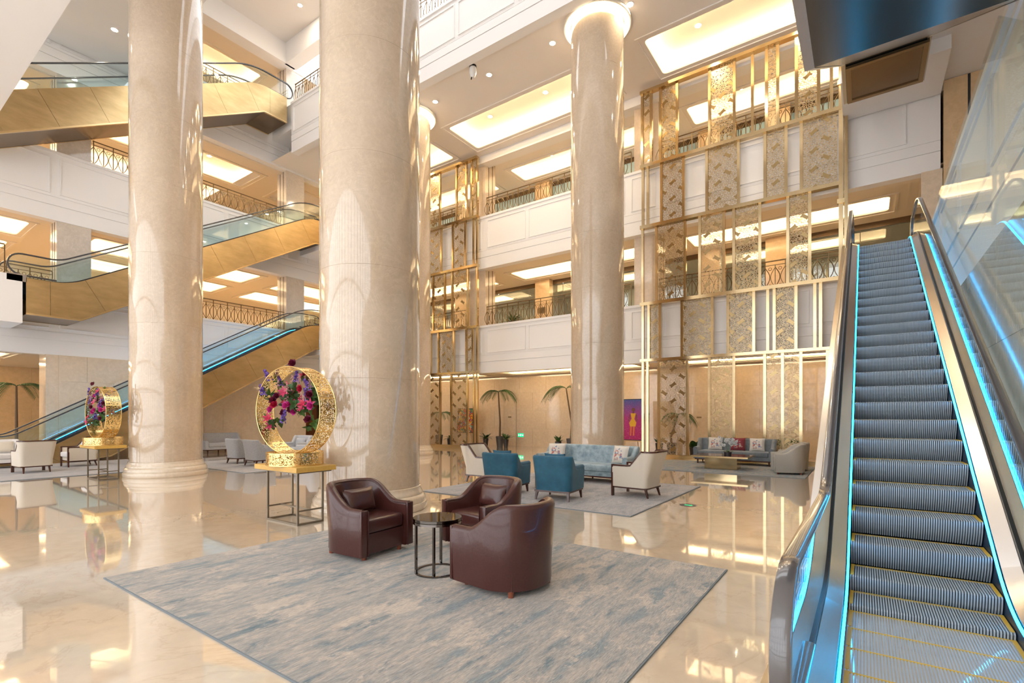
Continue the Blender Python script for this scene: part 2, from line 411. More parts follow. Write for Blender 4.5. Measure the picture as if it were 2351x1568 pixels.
# lobby ceiling under the upper gallery (north), with ring coves around the columns left as openings
ceiling('ceiling', -36, 10, 13.4, YN + .5, 14.3, [(a, b, 16.35, 18.4) for a, b in bays])
ceiling('ceiling_gallery_upper', -24.2, 10, YN + .5, 24.0, 14.25, [(a + .1, b - .1, 20.9, 22.3) for a, b in bays])
ceiling('ceiling_gallery_middle', -24.2, 10, YN, 23.9, 8.95, [(a + .1, b - .1, 20.9, 22.3) for a, b in bays], 'warm_ceiling')
ceiling('ceiling_gallery_ground', -24.2, 10, YN, 22.0, 3.78, [(a + .1, b - .1, 20.0, 21.3) for a, b in bays], 'warm_ceiling')
wb = [(-1.6, 4.9), (6.9, 13.8), (15.4, 21.5)]
for nm, zz in (('ceiling_west_ground', 3.95), ('ceiling_west_middle', 8.95), ('ceiling_west_upper', 14.25), ('ceiling_west_top', 19.5)):
    hs = [(xa, xb, y0, y1) for (xa, xb) in ((-28.1, -25.9), (-31.7, -29.5)) for (y0, y1) in wb]
    if zz < 5: hs = [(-28.1, -25.9, -1.6, 4.4), (-31.7, -29.5, -1.6, 4.4)]
    ceiling(nm, -34.0, XW, -8, 24, zz, hs, 'warm_ceiling')
ceiling('ceiling_roof', -36, 10, -8, 14.2, ROOF, [(-20, 4, 8.6, 12.6)], glow=False, lid=False)
sky = struct(MB().box(-20, 4, 8.6, 8.7, ROOF + .02, ROOF + .2).box(-20, 4, 12.5, 12.6, ROOF + .02, ROOF + .2).build('window_4', 'white_paint'))
for k in range(13): MB().box(-20 + k * 2 - .05, -20 + k * 2 + .05, 8.7, 12.5, ROOF + .05, ROOF + .2).build('glazing_bar', 'white_paint', sky)
sbox('ceiling_south_top', 'white_paint', XW + .02, 10, -8, 7.6, 15.3, 16.6)
sbox('ceiling_south', 'white_paint', -22.2, 10, -8, 3.42, 10.94, 11.30)
sbox('ceiling_east', 'white_paint', XE + .04, 10, 3.42, 20.0, 11.30, 11.6)
sbox('ceiling_landing', 'white_paint', -0.55, 1.8, 16.75, 18.95, 10.94, 11.3)

# slabs (gallery floors)
sbox('floor_gallery_north', 'wall_marble', -24.2, 10, YN + .02, 23.9, Z2 - .25, Z2 - .05)
sbox('floor_gallery_north_upper', 'wall_marble', -24.2, 10, YN + .02, 24, Z3 - .25, Z3 - .05)
sbox('floor_gallery_west', 'wall_marble', -34, XW - .02, -8, 24, Z2 - .25, Z2 - .05)
sbox('floor_gallery_west_upper', 'wall_marble', -34, XW - .02, -8, 24, Z3 - .25, Z3 - .05)
sbox('floor_gallery_west_top', 'wall_marble', -34, XW - .02, -8, 24, Z4 - .25, Z4 - .05)
sbox('floor_gallery_top', 'wall_marble', -22.4, 10, 13.45, 20, Z4 - .25, Z4 - .05)
sbox('floor_gallery_east', 'wall_marble', XE + .03, 10, -8, 19.0, Z2 - .25, Z2 - .05)

# ------------------------------------------------------------------ fascia bands with moulded panels
def fascia(name, axis, plane, a, b, zb, zt, face, panels, thick=0.35, mat='white_paint'):
    """band along an axis ('x' or 'y') at plane; face=-1 or +1 is the visible normal side"""
    def bx(mb, u0, u1, d0, d1, z0, z1):
        p, q = sorted((plane + face * d0, plane + face * d1))
        if axis == 'x': mb.box(u0, u1, p, q, z0, z1)
        else: mb.box(p, q, u0, u1, z0, z1)
    h = zt - zb
    g1, g2 = zb + 0.53, zb + 0.84
    mb = MB(); bx(mb, a, b, -thick, 0, zb, g1 - .012); bx(mb, a, b, -thick, -.02, g1 - .012, g1 + .012)
    bx(mb, a, b, -thick, 0.012, g1 + .012, g2 - .015); bx(mb, a, b, -thick, -.02, g2 - .015, g2 + .015)
    bx(mb, a, b, -thick, 0, g2 + .015, zt - .10); bx(mb, a, b, -thick, 0.05, zt - .10, zt)
    root = struct(mb.build(name, mat))
    for (p0, p1) in panels:
        f = MB(); w = .035; za, zc = g2 + .12, zt - .24
        bx(f, p0, p1, 0, .03, za, za + w); bx(f, p0, p1, 0, .03, zc - w, zc)
        bx(f, p0, p0 + w, 0, .03, za + w, zc - w); bx(f, p1 - w, p1, 0, .03, za + w, zc - w)
        f.build('panel_moulding', mat, root)
    return root
def even(a, b, n, gap=0.17):
    w = (b - a) / n
    return [(a + i * w + gap / 2, a + (i + 1) * w - gap / 2) for i in range(n)]
npan = even(-24, -15.2, 4) + even(-14.98, -7.8, 3) + [(-7.6, -6.6)] + even(-6.4, 1.1, 3)
fascia('wall_north_band', 'x', YN, -24.2, XE, B2, Z2, -1, npan)
fascia('wall_north_band_upper', 'x', YN, -24.2, 1.8, B3, Z3, -1, npan)
fascia('wall_north_band_top', 'x', 13.4, -22.4, 10, B4, Z4, -1, even(-22.3, 1.1, 9))
wpan = even(-3.0, 5.2, 3) + even(5.3, 14.2, 3) + [(14.3, 15.2)] + even(15.3, 19, 1)
fascia('wall_west_band', 'y', XW, -8, 24, B2 + .15, Z2, 1, wpan)
fascia('wall_west_band_upper', 'y', XW, -8, 24, B3, Z3, 1, wpan)
fascia('wall_west_band_top', 'y', XW, -8, 24, B4, Z4, 1, wpan)
fascia('wall_east_band', 'y', XE, -8, 15.6, B2, Z2, -1, even(1.0, 13.4, 5))
# top-storey beams under the roof
sbox('trim_1', 'white_paint', XW - .4, XW + .3, -8, 14.5, 19.45, ROOF)
sbox('trim_2', 'white_paint', -24.0, 10, 14.0, 14.6, 19.45, ROOF)
sbox('trim_3', 'white_paint', -24.2, 10, YN + .05, YN + .6, 13.95, 14.3)
sbox('trim_4', 'warm_ceiling', -24.2, 10, YN + .352, YN + .65, B3 + .02, 8.95)
sbox('trim_5', 'warm_ceiling', XW - .65, XW - .352, -8, 24, B3 + .02, 8.95)
sbox('trim_6', 'warm_ceiling', XW - .65, XW - .352, -8, 24, B4 - .05, B4 + .06)
# landings that the west escalators start from / arrive at
sbox('wall_west_landing', 'white_paint', -24.15, -22.45, -8, 4.07, 4.65, 6.2)
sbox('wall_west_landing_north', 'white_paint', -24.2, -22.42, 14.95, 19.0, 4.7, 6.0)
sbox('wall_west_landing_upper', 'white_paint', -24.2, -22.42, 14.95, 19.0, 10.0, 11.3)
sbox('wall_west_landing_top', 'white_paint', -24.2, -22.42, 13.45, 19.0, 15.4, 16.6)

# ------------------------------------------------------------------ walls
def tiled(name, axis, plane, face, a, b, z0, z1, tw, th, mat, t=0.025, skip=()):
    """backing wall with separate slabs proud of it, recessed joints between them"""
    def bxm(mb, u0, u1, d0, d1, c0, c1):
        p, q = sorted((plane + face * d0, plane + face * d1))
        if axis == 'x': mb.box(u0, u1, p, q, c0, c1)
        else: mb.box(p, q, u0, u1, c0, c1)
        return mb
    root = struct(bxm(MB(), a, b, -.30, 0, z0, z1).build(name, 'joint'))
    nr = max(1, round((z1 - z0) / th)); hh = (z1 - z0) / nr
    nc = max(1, round((b - a) / tw)); ww = (b - a) / nc; g = .003
    cache = {}
    for r in range(nr):
        off = ww / 2 if r % 2 else 0
        edges = [a] + [a + off + k * ww for k in range(0, nc + 1) if a + .05 < a + off + k * ww < b - .05] + [b]
        for k in range(len(edges) - 1):
            u0, u1 = edges[k], edges[k + 1]
            if any(s0 < (u0 + u1) / 2 < s1 and sz0 < z0 + (r + .5) * hh < sz1 for s0, s1, sz0, sz1 in skip): continue
            key = (round(u1 - u0, 3), 0)
            if key not in cache:
                h_ = (u1 - u0) / 2 - g; v_ = hh / 2 - g
                mb = MB()
                if axis == 'x': mb.box(-h_, h_, -t / 2, t / 2, -v_, v_)
                else: mb.box(-t / 2, t / 2, -h_, h_, -v_, v_)
                cache[key] = mb.mesh('slab', mat)
            cu = (u0 + u1) / 2; cz = z0 + (r + .5) * hh; cp = plane + face * (t / 2 + random.uniform(-.001, .001))
            inst(cache[key], 'slab', root, (cu, cp, cz) if axis == 'x' else (cp, cu, cz))
    return root
tiled('wall_north', 'x', 22.0, -1, -24.2, 2.4, 0, 3.78, 1.65, 0.95, 'wall_marble')
tiled('wall_west', 'y', XW, 1, 5.35, 15.2, 0, 3.85, 1.65, 0.95, 'wall_marble')
tiled('wall_east', 'y', XE, -1, -2.0, 16.0, 0, 3.70, 1.9, 1.23, 'wall_marble')
tiled('wall_west_room', 'y', -33.0, 1, -8, 14, 0, 3.95, 2.2, 1.0, 'gold_marble')
tiled('wall_west_room_end', 'x', 14.0, -1, -33, -24.3, 0, 3.95, 1.8, 1.0, 'gold_marble')
sbox('wall_west_back', 'warm_ceiling', -34.4, -34, -8, 24, 0, 20)
sbox('wall_north_back', 'room_wall', -36, 10, 27.0, 27.3, 0, 20.5)
sbox('wall_west_end', 'warm_ceiling', -34, -24.2, 24, 24.3, 0, 20)
sbox('wall_far_east', 'wall_marble', 9.8, 10.1, -8, 27, 0, 20.5)
sbox('wall_roof_north', 'white_paint', -24.2, 10, 20.0, 20.3, Z4, ROOF)
# recess with timber doors beyond the west wall
sbox('wall_corner', 'wall_marble', -30, -24.2, 19.6, 19.9, 0, 3.95)

# square pillars on the gallery edges, with the pair of dark inlay strips on the return face
def pillar(x0, x1, y0, y1, z0, z1, strips, mat='wall_marble'):
    root = sbox('wall_pillar', mat, x0, x1, y0, y1, z0, z1)
    for s in strips:
        sbox('inlay_strip', 'inlay_black', *s, z0 + .01, z1 - .01, parent=root)
for z0, z1 in ((Z2 - .05, B3 + .1), (Z3 - .05, 14.25)):
    for xc in (-15.75, -7.1):
        pillar(xc - .5, xc + .5, YN + .3, YN + 1.1, z0, z1, [(xc + .495, xc + .506, YN + .55, YN + .59), (xc + .495, xc + .506, YN + .85, YN + .89)])
for z0, z1 in ((Z2 - .05, B3 + .1), (Z3 - .05, B4), (Z4 - .05, 19.6)):
    for yc in (5.8, 14.7):
        pillar(XW - .85, XW - .02, yc - .5, yc + .5, z0, z1, [(XW - .30, XW - .26, yc - .506, yc - .495), (XW - .60, XW - .56, yc - .506, yc - .495)], 'grey_marble')
pillar(1.36, 1.84, YN - .05, YN + .8, Z2 - .05, B3, [])
pillar(1.86, 9.8, YN - .06, YN + .3, Z2 - .05, 11.29, [(2.38, 2.44, YN - .066, YN - .058)], 'gold_marble')
pillar(XW - .9, XW - .02, 15.0, 15.3, 0, 3.85, [])
pillar(XW - .9, XW - .02, 5.0, 5.36, 0, 3.95, [])
# north gallery rear pillars + storefront glass
for lvl, (z0, z1) in enumerate(((Z2 - .05, 8.95), (Z3 - .05, 14.25))):
    root = struct(MB().box(-24.2, 10, 23.3, 23.4, z1 - .22, z1).box(-24.2, 10, 23.3, 23.4, z0, z0 + .10).build('window_%d' % (lvl + 1), 'soffit_bronze'))
    x = -24.0
    while x < 9:
        MB().box(x + .01, x + 2.15, 23.33, 23.345, z0 + .1, z1 - .22).build('pane', 'frost_blue' if lvl else 'shop_glass', root); x += 2.17
    for xc in (-20, -14.2, -11.4, -5.6, -2.9, 3):
        sbox('wall_pillar', 'gold_marble', xc - .45, xc + .45, 22.9, 23.28, z0, z1)
ceiling('ceiling_shop', -24.2, 10, 23.4, 27.0, 8.95, [(a + 1.5, b - 1.5, 24.6, 25.8) for a, b in bays])
sbox('floor_shop', 'carpet_dark', -24.2, 10, 23.4, 27.0, Z2 - .25, Z2 - .05)
sbox('floor_shop_upper', 'carpet_dark', -24.2, 10, 24.0, 27.0, Z3 - .25, Z3 - .05)
sbox('ceiling_shop_upper', 'ceiling_paint', -24.2, 10, 24.0, 27.0, 14.25, 14.4)

# south window wall (behind the viewpoint): the place's daylight comes through it
root = struct(MB().box(-36, 10, -8.2, -8.0, 20.0, 20.6).box(-36, 10, -8.2, -8.0, 10.9, 11.4).box(-36, 10, -8.2, -8.0, -.1, .15).build('window_3', 'white_paint'))
vm = MB().box(-.07, .07, -.1, .1, 0, 20).mesh('mullion', 'window_frame'); hm = MB().box(-36, 10, -.06, .06, -.05, .05).mesh('transom', 'window_frame')
for k in range(26): inst(vm, 'mullion', root, (-35.5 + k * 1.8, -8.1, 0))
for z in (1.1, 2.9, 4.2, 7.2, 14.0, 17.0): inst(hm, 'transom', root, (0, -8.1, z))

# ------------------------------------------------------------------ round columns
def column(x, y, top, label, ringz=None):
    t = thing('round_column', label, 'column', (x, y, 0), 0)
    r = 0.848
    prof = [(0, 0), (.97, 0), (.985, .02), (.985, .09), (.97, .12), (.955, .125), (.96, .14), (.955, .20), (.93, .245), (.905, .255), (.905, .275), (.895, .30), (.878, .33), (.87, .36), (.87, .39), (.85, .40)]
    MB().lathe(prof, 64, caps=False).build('base', 'base_marble', t, 40)
    n = round((top - .4) / 1.75); hh = (top - .4) / n
    half = hh - .0012
    me = MB().lathe([(.80, 0), (r - .0015, 0), (r, .002), (r, half - .002), (r - .0015, half), (.80, half)], 72, caps=False).mesh('drum', 'column_marble', 30)
    for k in range(n): inst(me, 'drum', t, (0, 0, .4 + k * hh), (0, 0, k * 1.3))
    MB().lathe([(.82, .35), (.82, top - .05)], 24, caps=True).build('core', 'joint', t)
    if ringz:
        # lit ring cove where the shaft meets the ceiling
        MB().lathe([(r + .02, ringz - .10), (1.06, ringz - .10), (1.08, ringz - .09), (1.08, ringz - .001), (r + .02, ringz - .001)], 64, caps=False).build('ring_cove', 'cove_paint', t, 40)
        MB().lathe([(.87, ringz - .125), (1.03, ringz - .125), (1.03, ringz - .105), (.87, ringz - .105)], 64, caps=False).build('ring_light', 'ring_glow', t)
    return t
P('ring_glow', (1, .9, .7), .5, emit=(1.0, .80, .50), es=9.0)
column(-15.75, 5.75, ROOF, 'round beige marble column beside a narrow gold ring console, nearest the cream armchairs')
column(-7.12, 5.75, ROOF, 'round beige marble column standing directly behind the brown leather tub chairs')
column(-7.08, 14.8, 14.3, 'round beige marble column with glowing top ring behind the silver blue sofa', 14.3)
column(-15.75, 14.8, 14.3, 'round beige marble column with glowing top ring beside the narrower gold screen', 14.3)

# ------------------------------------------------------------------ gold lattice screens
PET = []
def arcseg(r0, r1, ang, wid, n):
    for sg in (-1, 1):
        pts = []
        for i in range(n + 1):
            u = i / n; rr = r0 + (r1 - r0) * u; w = sg * wid * math.sin(math.pi * min(1, u ** .8))
            pts.append((rr * math.cos(ang) - w * math.sin(ang), rr * math.sin(ang) + w * math.cos(ang)))
        for i in range(n): PET.append((*pts[i], *pts[i + 1]))
for k in range(10):
    a = 2 * math.pi * k / 10
    arcseg(.10, .335, a, .075, 5); arcseg(.03, .19, a + math.pi / 10, .035, 4)
    PET.append((.19 * math.cos(a), .19 * math.sin(a), .33 * math.cos(a), .33 * math.sin(a)))
    b = 2 * math.pi * (k + 1) / 10
    PET.append((.045 * math.cos(a), .045 * math.sin(a), .045 * math.cos(b), .045 * math.sin(b)))
    PET.append((.21 * math.cos(a), .21 * math.sin(a), .27 * math.cos((a + b) / 2), .27 * math.sin((a + b) / 2)))
    PET.append((.21 * math.cos(b), .21 * math.sin(b), .27 * math.cos((a + b) / 2), .27 * math.sin((a + b) / 2)))
def clip(x0, y0, x1, y1, w, h):
    dx, dy = x1 - x0, y1 - y0; t0, t1 = 0.0, 1.0
    for p, q in ((-dx, x0), (dx, w - x0), (-dy, y0), (dy, h - y0)):
        if p == 0:
            if q < 0: return None
        else:
            t = q / p
            if p < 0: t0 = max(t0, t)
            else: t1 = min(t1, t)
            if t0 > t1: return None
    return x0 + t0 * dx, y0 + t0 * dy, x0 + t1 * dx, y0 + t1 * dy
LOZ = [(-.15, 0), (-.085, -.055), (-.115, -.115), (0, -.062), (.115, -.115), (.085, -.055), (.15, 0), (.085, .055), (.115, .115), (0, .062), (-.115, .115), (-.085, .055)]
LOZ = [(-.135, -.045), (-.15, -.085), (-.07, -.06), (.07, -.06), (.15, -.085), (.135, -.045), (.12, 0), (.135, .045), (.15, .085), (.07, .06), (-.07, .06), (-.15, .085), (-.135, .045), (-.12, 0)]
LOZ = [(u * .86, v * .86) for u, v in LOZ]
def lattice_panel(root, x0, x1, z0, z1, y, ox, oz):
    w, h = x1 - x0, z1 - z0; CS, RS = .335, .60; hw = .0048
    vs, fs = [], []
    i0 = math.floor((-0.34 - ox) / CS); i1 = math.ceil((w + .34 - ox) / CS)
    locs = []
    for i in range(i0, i1 + 1):
        cx = ox + i * CS
        j0 = math.floor((-.4 - oz) / RS) - 1; j1 = math.ceil((h + .4 - oz) / RS) + 1
        for j in range(j0, j1 + 1):
            cz = oz + j * RS + (i % 2) * RS / 2
            locs.append((cx, cz, i))
            fx, fz = cx, cz + RS / 2
            if -.34 < fx < w + .34 and -.34 < fz < h + .34:
                for s in PET:
                    c = clip(s[0] + fx, s[1] + fz, s[2] + fx, s[3] + fz, w, h)
                    if not c: continue
                    dx, dz = c[2] - c[0], c[3] - c[1]; L = math.hypot(dx, dz)
                    if L < 1e-4: continue
                    nx, nz = -dz / L * hw, dx / L * hw; k = len(vs)
                    vs += [(c[0] + nx, 0, c[1] + nz), (c[0] - nx, 0, c[1] - nz), (c[2] - nx, 0, c[3] - nz), (c[2] + nx, 0, c[3] + nz)]
                    fs.append((k, k + 1, k + 2, k + 3))
    k = len(vs); e = .012
    for q in ((0, e, 0, h), (w - e, w, 0, h), (0, w, 0, e), (0, w, h - e, h)):
        k = len(vs); vs += [(q[0], 0, q[2]), (q[1], 0, q[2]), (q[1], 0, q[3]), (q[0], 0, q[3])]; fs.append((k, k + 1, k + 2, k + 3))
    me = bpy.data.meshes.new('lattice_panel'); me.from_pydata(vs, [], fs); me.materials.append(M['filigree_brass']); me.update()
    p = inst(me, 'lattice_panel', root, (x0, y, z0)); p['kind'] = 'stuff'
    for cx, cz, i in locs:
        if not (-.02 < cx < w + .02 and -.02 < cz < h + .02): continue
        a = math.radians(36) * (1 if i % 2 == 0 else -1); ca, sa = math.cos(a), math.sin(a)
        full = .13 < cx < w - .13 and .13 < cz < h - .13
        key = ('loz', i % 2)
        if full:
            if key not in LZC:
                LZC[key] = MB().prism([(u * ca - v * sa, u * sa + v * ca) for u, v in LOZ], 'y', -.006, .006).mesh('lozenge', 'lozenge_brass')
            inst(LZC[key], 'lozenge', p, (cx, -.004, cz))
        else:
            pts = [(min(max(u * ca - v * sa + cx, 0), w), min(max(u * sa + v * ca + cz, 0), h)) for u, v in LOZ]
            MB().prism(pts, 'y', -.010, .002).build('lozenge', 'lozenge_brass', p)
LZC = {}
YS = 18.7
TZ = [(.16, 3.70), (3.80, 5.86), (5.98, 8.82), (8.94, 11.16), (11.28, 14.02)]
BARZ = [(3.70, 3.80), (5.86, 5.98), (8.82, 8.94), (11.16, 11.28), (14.02, 14.13)]
def screen(label, xa, xb, tiers, endpost):
    t = thing('lattice_screen', label, 'screen', (0, 0, 0))
    MB().box(xa - .06, xb + .06, YS - .10, YS + .14, 0, .16).build('bottom_rail', 'gold_trim', t)
    for z0, z1 in BARZ: MB().box(xa - .09, xb + .05, YS - .13, YS + .10, z0, z1).build('cross_rail', 'brass', t)
    for (z0, z1), (muls, pans) in zip(TZ, tiers):
        for px in muls:
            x = px if abs(px) < 60 else XonY(px, YS)
            MB().box(x - .045, x + .045, YS - .05, YS + .05, z0, z1).build('mullion', 'brass', t)
        for n, (pa, pb) in enumerate(pans):
            x0 = (pa if abs(pa) < 60 else XonY(pa, YS)) + .045; x1 = (pb if abs(pb) < 60 else XonY(pb, YS)) - .045
            lattice_panel(t, x0, x1, z0, z1, YS, (x1 - x0) * .5 - .335 * (n % 2) * .5, .22 + .13 * n)
    if endpost:
        MB().box(xb - .02, xb + .10, YS - .12, YS + .02, 0, 14.1).build('end_post', 'brass', t)
        MB().box(xb + .12, xb + .22, YS - .06, YS + .10, 0, 14.1).build('end_post', 'brass', t)
        for z in (3.75, 8.3, 12.0): MB().box(xb - .06, xb + .14, YS - .16, YS - .02, z - .07, z + .07).build('clamp', 'gold_trim', t)
R = [([1476.7, 1487.3, 1512.8, 1578.5, 1629, 1685.3, 1756, 1797, 1839, 1900], [(1512.8, 1578.5), (1629, 1685.3), (1756, 1797), (1797, 1839), (1900, -0.66)]),
     ([1476.6, 1490, 1515.6, 1566, 1635.6, 1671.7, 1731, 1763, 1777.9, 1827.7, 1871, 1884], [(1490, 1515.6), (1566, 1635.6), (1671.7, 1731), (1777.9, 1827.7)]),
     ([1475.7, 1507.4, 1573, 1606.9, 1662, 1685, 1745, 1809, 1859.4], [(1507.4, 1573), (1606.9, 1662), (1685, 1745), (1809, 1859.4)]),
     ([1476.6, 1487.5, 1519, 1569.6, 1623, 1695.7, 1756.5, 1805, 1840], [(1519, 1569.6), (1623, 1695.7), (1756.5, 1805), (1840, -0.66)]),
     ([1474.9, 1495.4, 1516.8, 1555, 1629.4, 1686.3, 1728, 1760, 1786, 1828.6, 1880, 1909], [(1474.9, 1495.4), (1516.8, 1555), (1629.4, 1686.3), (1760, 1786), (1828.6, 1880)])]
screen('tall gold lattice screen behind the slate grey sofa, rising through three storeys', -7.0, -0.64, R, True)
L = [([-21.9, -20.6, -19.7, 984, 1011, 1036.4, 1073.5, 1088.5, 1096], [(-21.9, -20.6), (984, 1011), (1036.4, 1073.5)]),
     ([-21.9, -20.4, -19.4, 990, 1007, 1042.5, 1071, 1086, 1096], [(-19.4, 990), (1007, 1042.5), (1071, 1086)]),
     ([-21.9, -20.4, -19.4, 984.4, 995, 1021.7, 1038.6, 1074.7, 1096], [(995, 1021.7), (1038.6, 1074.7)]),
     ([-21.9, -20.4, -19.6, 1013.5, 1040, 1069, 1087.7, 1096], [(-19.6, 1013.5), (1040, 1069)]),
     ([-21.9, -20.4, -19.4, 984, 1010.5, 1048.6, 1071, 1083.5, 1096], [(984, 1010.5), (1048.6, 1071), (1083.5, 1096)])]
screen('tall gold lattice screen half hidden behind a round column, framing a bright abstract painting', -22.0, XonY(1096, YS), L, False)

# ------------------------------------------------------------------ balcony railings
def arcpts(x0, z0, x1, z1, bulge, n=8):
    pts = []
    for i in range(n + 1):
        u = i / n; pts.append((x0 + (x1 - x0) * u + bulge * math.sin(math.pi * u), 0, z0 + (z1 - z0) * u))
    return pts
post_s = MB().box(-.013, .013, -.013, .013, 0, .78).mesh('baluster', 'rail_bronze')
post_t = MB().box(-.014, .014, -.014, .014, 0, .90).mesh('baluster', 'rail_bronze')
mbo = MB()
for sg in (-1, 1): mbo.tube(arcpts(0, .03, 0, .70, sg * .145), .013, 5)
for zc, rr in ((.075, .045), (.655, .05)):
    mbo.tube([(.15 + rr * math.cos(2 * math.pi * k / 10), 0, zc + rr * math.sin(2 * math.pi * k / 10)) for k in range(10)], .008, 4, closed=True)
orn = mbo.mesh('oval_ornament', 'rail_bronze', 60)
def railing(label, axis, plane, a, b, z):
    t = thing('balcony_railing', label, 'railing', (a, plane, z) if axis == 'x' else (plane, a, z), 0 if axis == 'x' else math.pi / 2)
    Lr = b - a
    MB().tube([(0, 0, .92), (Lr, 0, .92)], .022, 8).build('handrail', 'rail_bronze', t, 50)
    MB().box(0, Lr, -.012, .012, .77, .79).build('lower_rail', 'rail_bronze', t)
    MB().lathe([(0, -.03), (.03, -.02), (.035, 0), (.03, .02), (0, .03)], 10, (0, 0, .92), False).build('end_knob', 'rail_bronze', t, 50)
    n = int(Lr / .30); st = Lr / n
    for k in range(n + 1):
        inst(post_t if k % 2 == 0 else post_s, 'baluster', t, (k * st, 0, 0))
        if k < n: inst(orn, 'oval_ornament', t, (k * st, 0, 0))
railing('bronze oval railing on the first gallery between round column and narrow screen', 'x', YN + .12, -15.0, -7.65, Z2)
railing('bronze oval railing on the second gallery between round column and narrow screen', 'x', YN + .12, -15.0, -7.65, Z3)
railing('bronze oval railing on the first gallery behind the wide gold screen', 'x', YN + .12, -6.5, 1.2, Z2)
railing('bronze oval railing on the second gallery behind the wide gold screen', 'x', YN + .12, -6.5, 1.2, Z3)
railing('bronze oval railing on the first gallery behind the narrow gold screen', 'x', YN + .12, -22.3, -16.35, Z2)
railing('bronze oval railing on the second gallery behind the narrow gold screen', 'x', YN + .12, -22.3, -16.35, Z3)
railing('bronze oval railing on top of the high white band under the roof', 'x', 13.55, -22.3, -6.0, Z4)
railing('bronze oval railing on the first gallery beside the stacked golden escalators', 'y', XW - .12, 6.4, 14.15, Z2)
railing('bronze oval railing on the second gallery beside the stacked golden escalators', 'y', XW - .12, 6.4, 14.15, Z3)
railing('bronze oval railing on the top gallery beside the highest golden escalator', 'y', XW - .12, 6.4, 14.15, Z4)
railing('bronze oval railing on the first gallery over the golden marble lounge', 'y', XW - .12, -2.0, 5.2, Z2)
railing('short bronze oval railing on the white escalator landing box', 'y', -22.49, 1.6, 3.66, 6.2)
railing('bronze oval railing past the far gallery pillar at escalator arrival', 'y', XW - .12, 15.3, 18.6, Z2)
railing('bronze oval railing past the far upper gallery pillar at escalator arrival', 'y', XW - .12, 15.3, 18.6, Z3)

# ------------------------------------------------------------------ escalators
TAN, SIN, COS = math.tan(math.radians(30)), .5, math.cos(math.radians(30))
def esc_path(Ya, Y0, z0, rise, Yb, R=2.0):
    Yk = Y0 + rise / TAN; zt = z0 + rise; T = R * math.tan(math.radians(15)); s = []
    def seg(p, q, phi, n, first):
        for i in range(0 if first else 1, n + 1):
            u = i / n; s.append((p[0] + (q[0] - p[0]) * u, p[1] + (q[1] - p[1]) * u, phi, True))
    n = max(1, round((Y0 - T - Ya) / 1.3)); seg((Ya, z0), (Y0 - T, z0), 0, n, True)
    for i in range(1, 9):
        ph = math.radians(30 * i / 8); s.append((Y0 - T + R * math.sin(ph), z0 + R - R * math.cos(ph), ph, i == 8))
    pa = s[-1]; pb = (Yk - T * COS, zt - T * SIN)
    n = round(math.hypot(pb[0] - pa[0], pb[1] - pa[1]) / 1.5); seg(pa, pb, math.radians(30), n, False)
    for i in range(1, 9):
        ph = math.radians(30 - 30 * i / 8); s.append((Yk + T - R * math.sin(ph), zt - R + R * math.cos(ph), ph, i == 8))
    seg((s[-1][0], zt), (Yb, zt), 0, max(1, round((Yb - s[-1][0]) / 1.3)), False)
    return s, Yk, zt
def off(p, n): return (p[0] - math.sin(p[2]) * n, p[1] + math.cos(p[2]) * n)
def sharp(p, n, Y0, z0, Yk, zt):
    """offset point on the un-rounded path (mitred knees)"""
    if p[2] < 1e-6: return (p[0], p[1] + n)
    if abs(p[2] - math.radians(30)) < 1e-6: return off(p, n)
    c = n / math.cos(math.radians(15)); b = (-math.sin(math.radians(15)) * c, math.cos(math.radians(15)) * c)
    k = (Y0, z0) if abs(p[1] - z0) < abs(p[1] - zt) else (Yk, zt)
    return (k[0] + b[0], k[1] + b[1])
def sweep(samples, prof):
    """closed profile [(x, n)] swept along samples"""
    mb = MB(); k = len(prof); vs = []
    for p in samples:
        for x, n in prof:
            y, z = off(p, n); vs.append((x, y, z))
    N = len(samples)
    fs = [(i * k + j, i * k + (j + 1) % k, (i + 1) * k + (j + 1) % k, (i + 1) * k + j) for i in range(N - 1) for j in range(k)]
    fs += [tuple(range(k))[::-1], tuple((N - 1) * k + j for j in range(k))]
    return mb.add(vs, fs)
def pieces(samples):
    cuts = [i for i, p in enumerate(samples) if p[3]]
    return [(cuts[i], cuts[i + 1]) for i in range(len(cuts) - 1)]
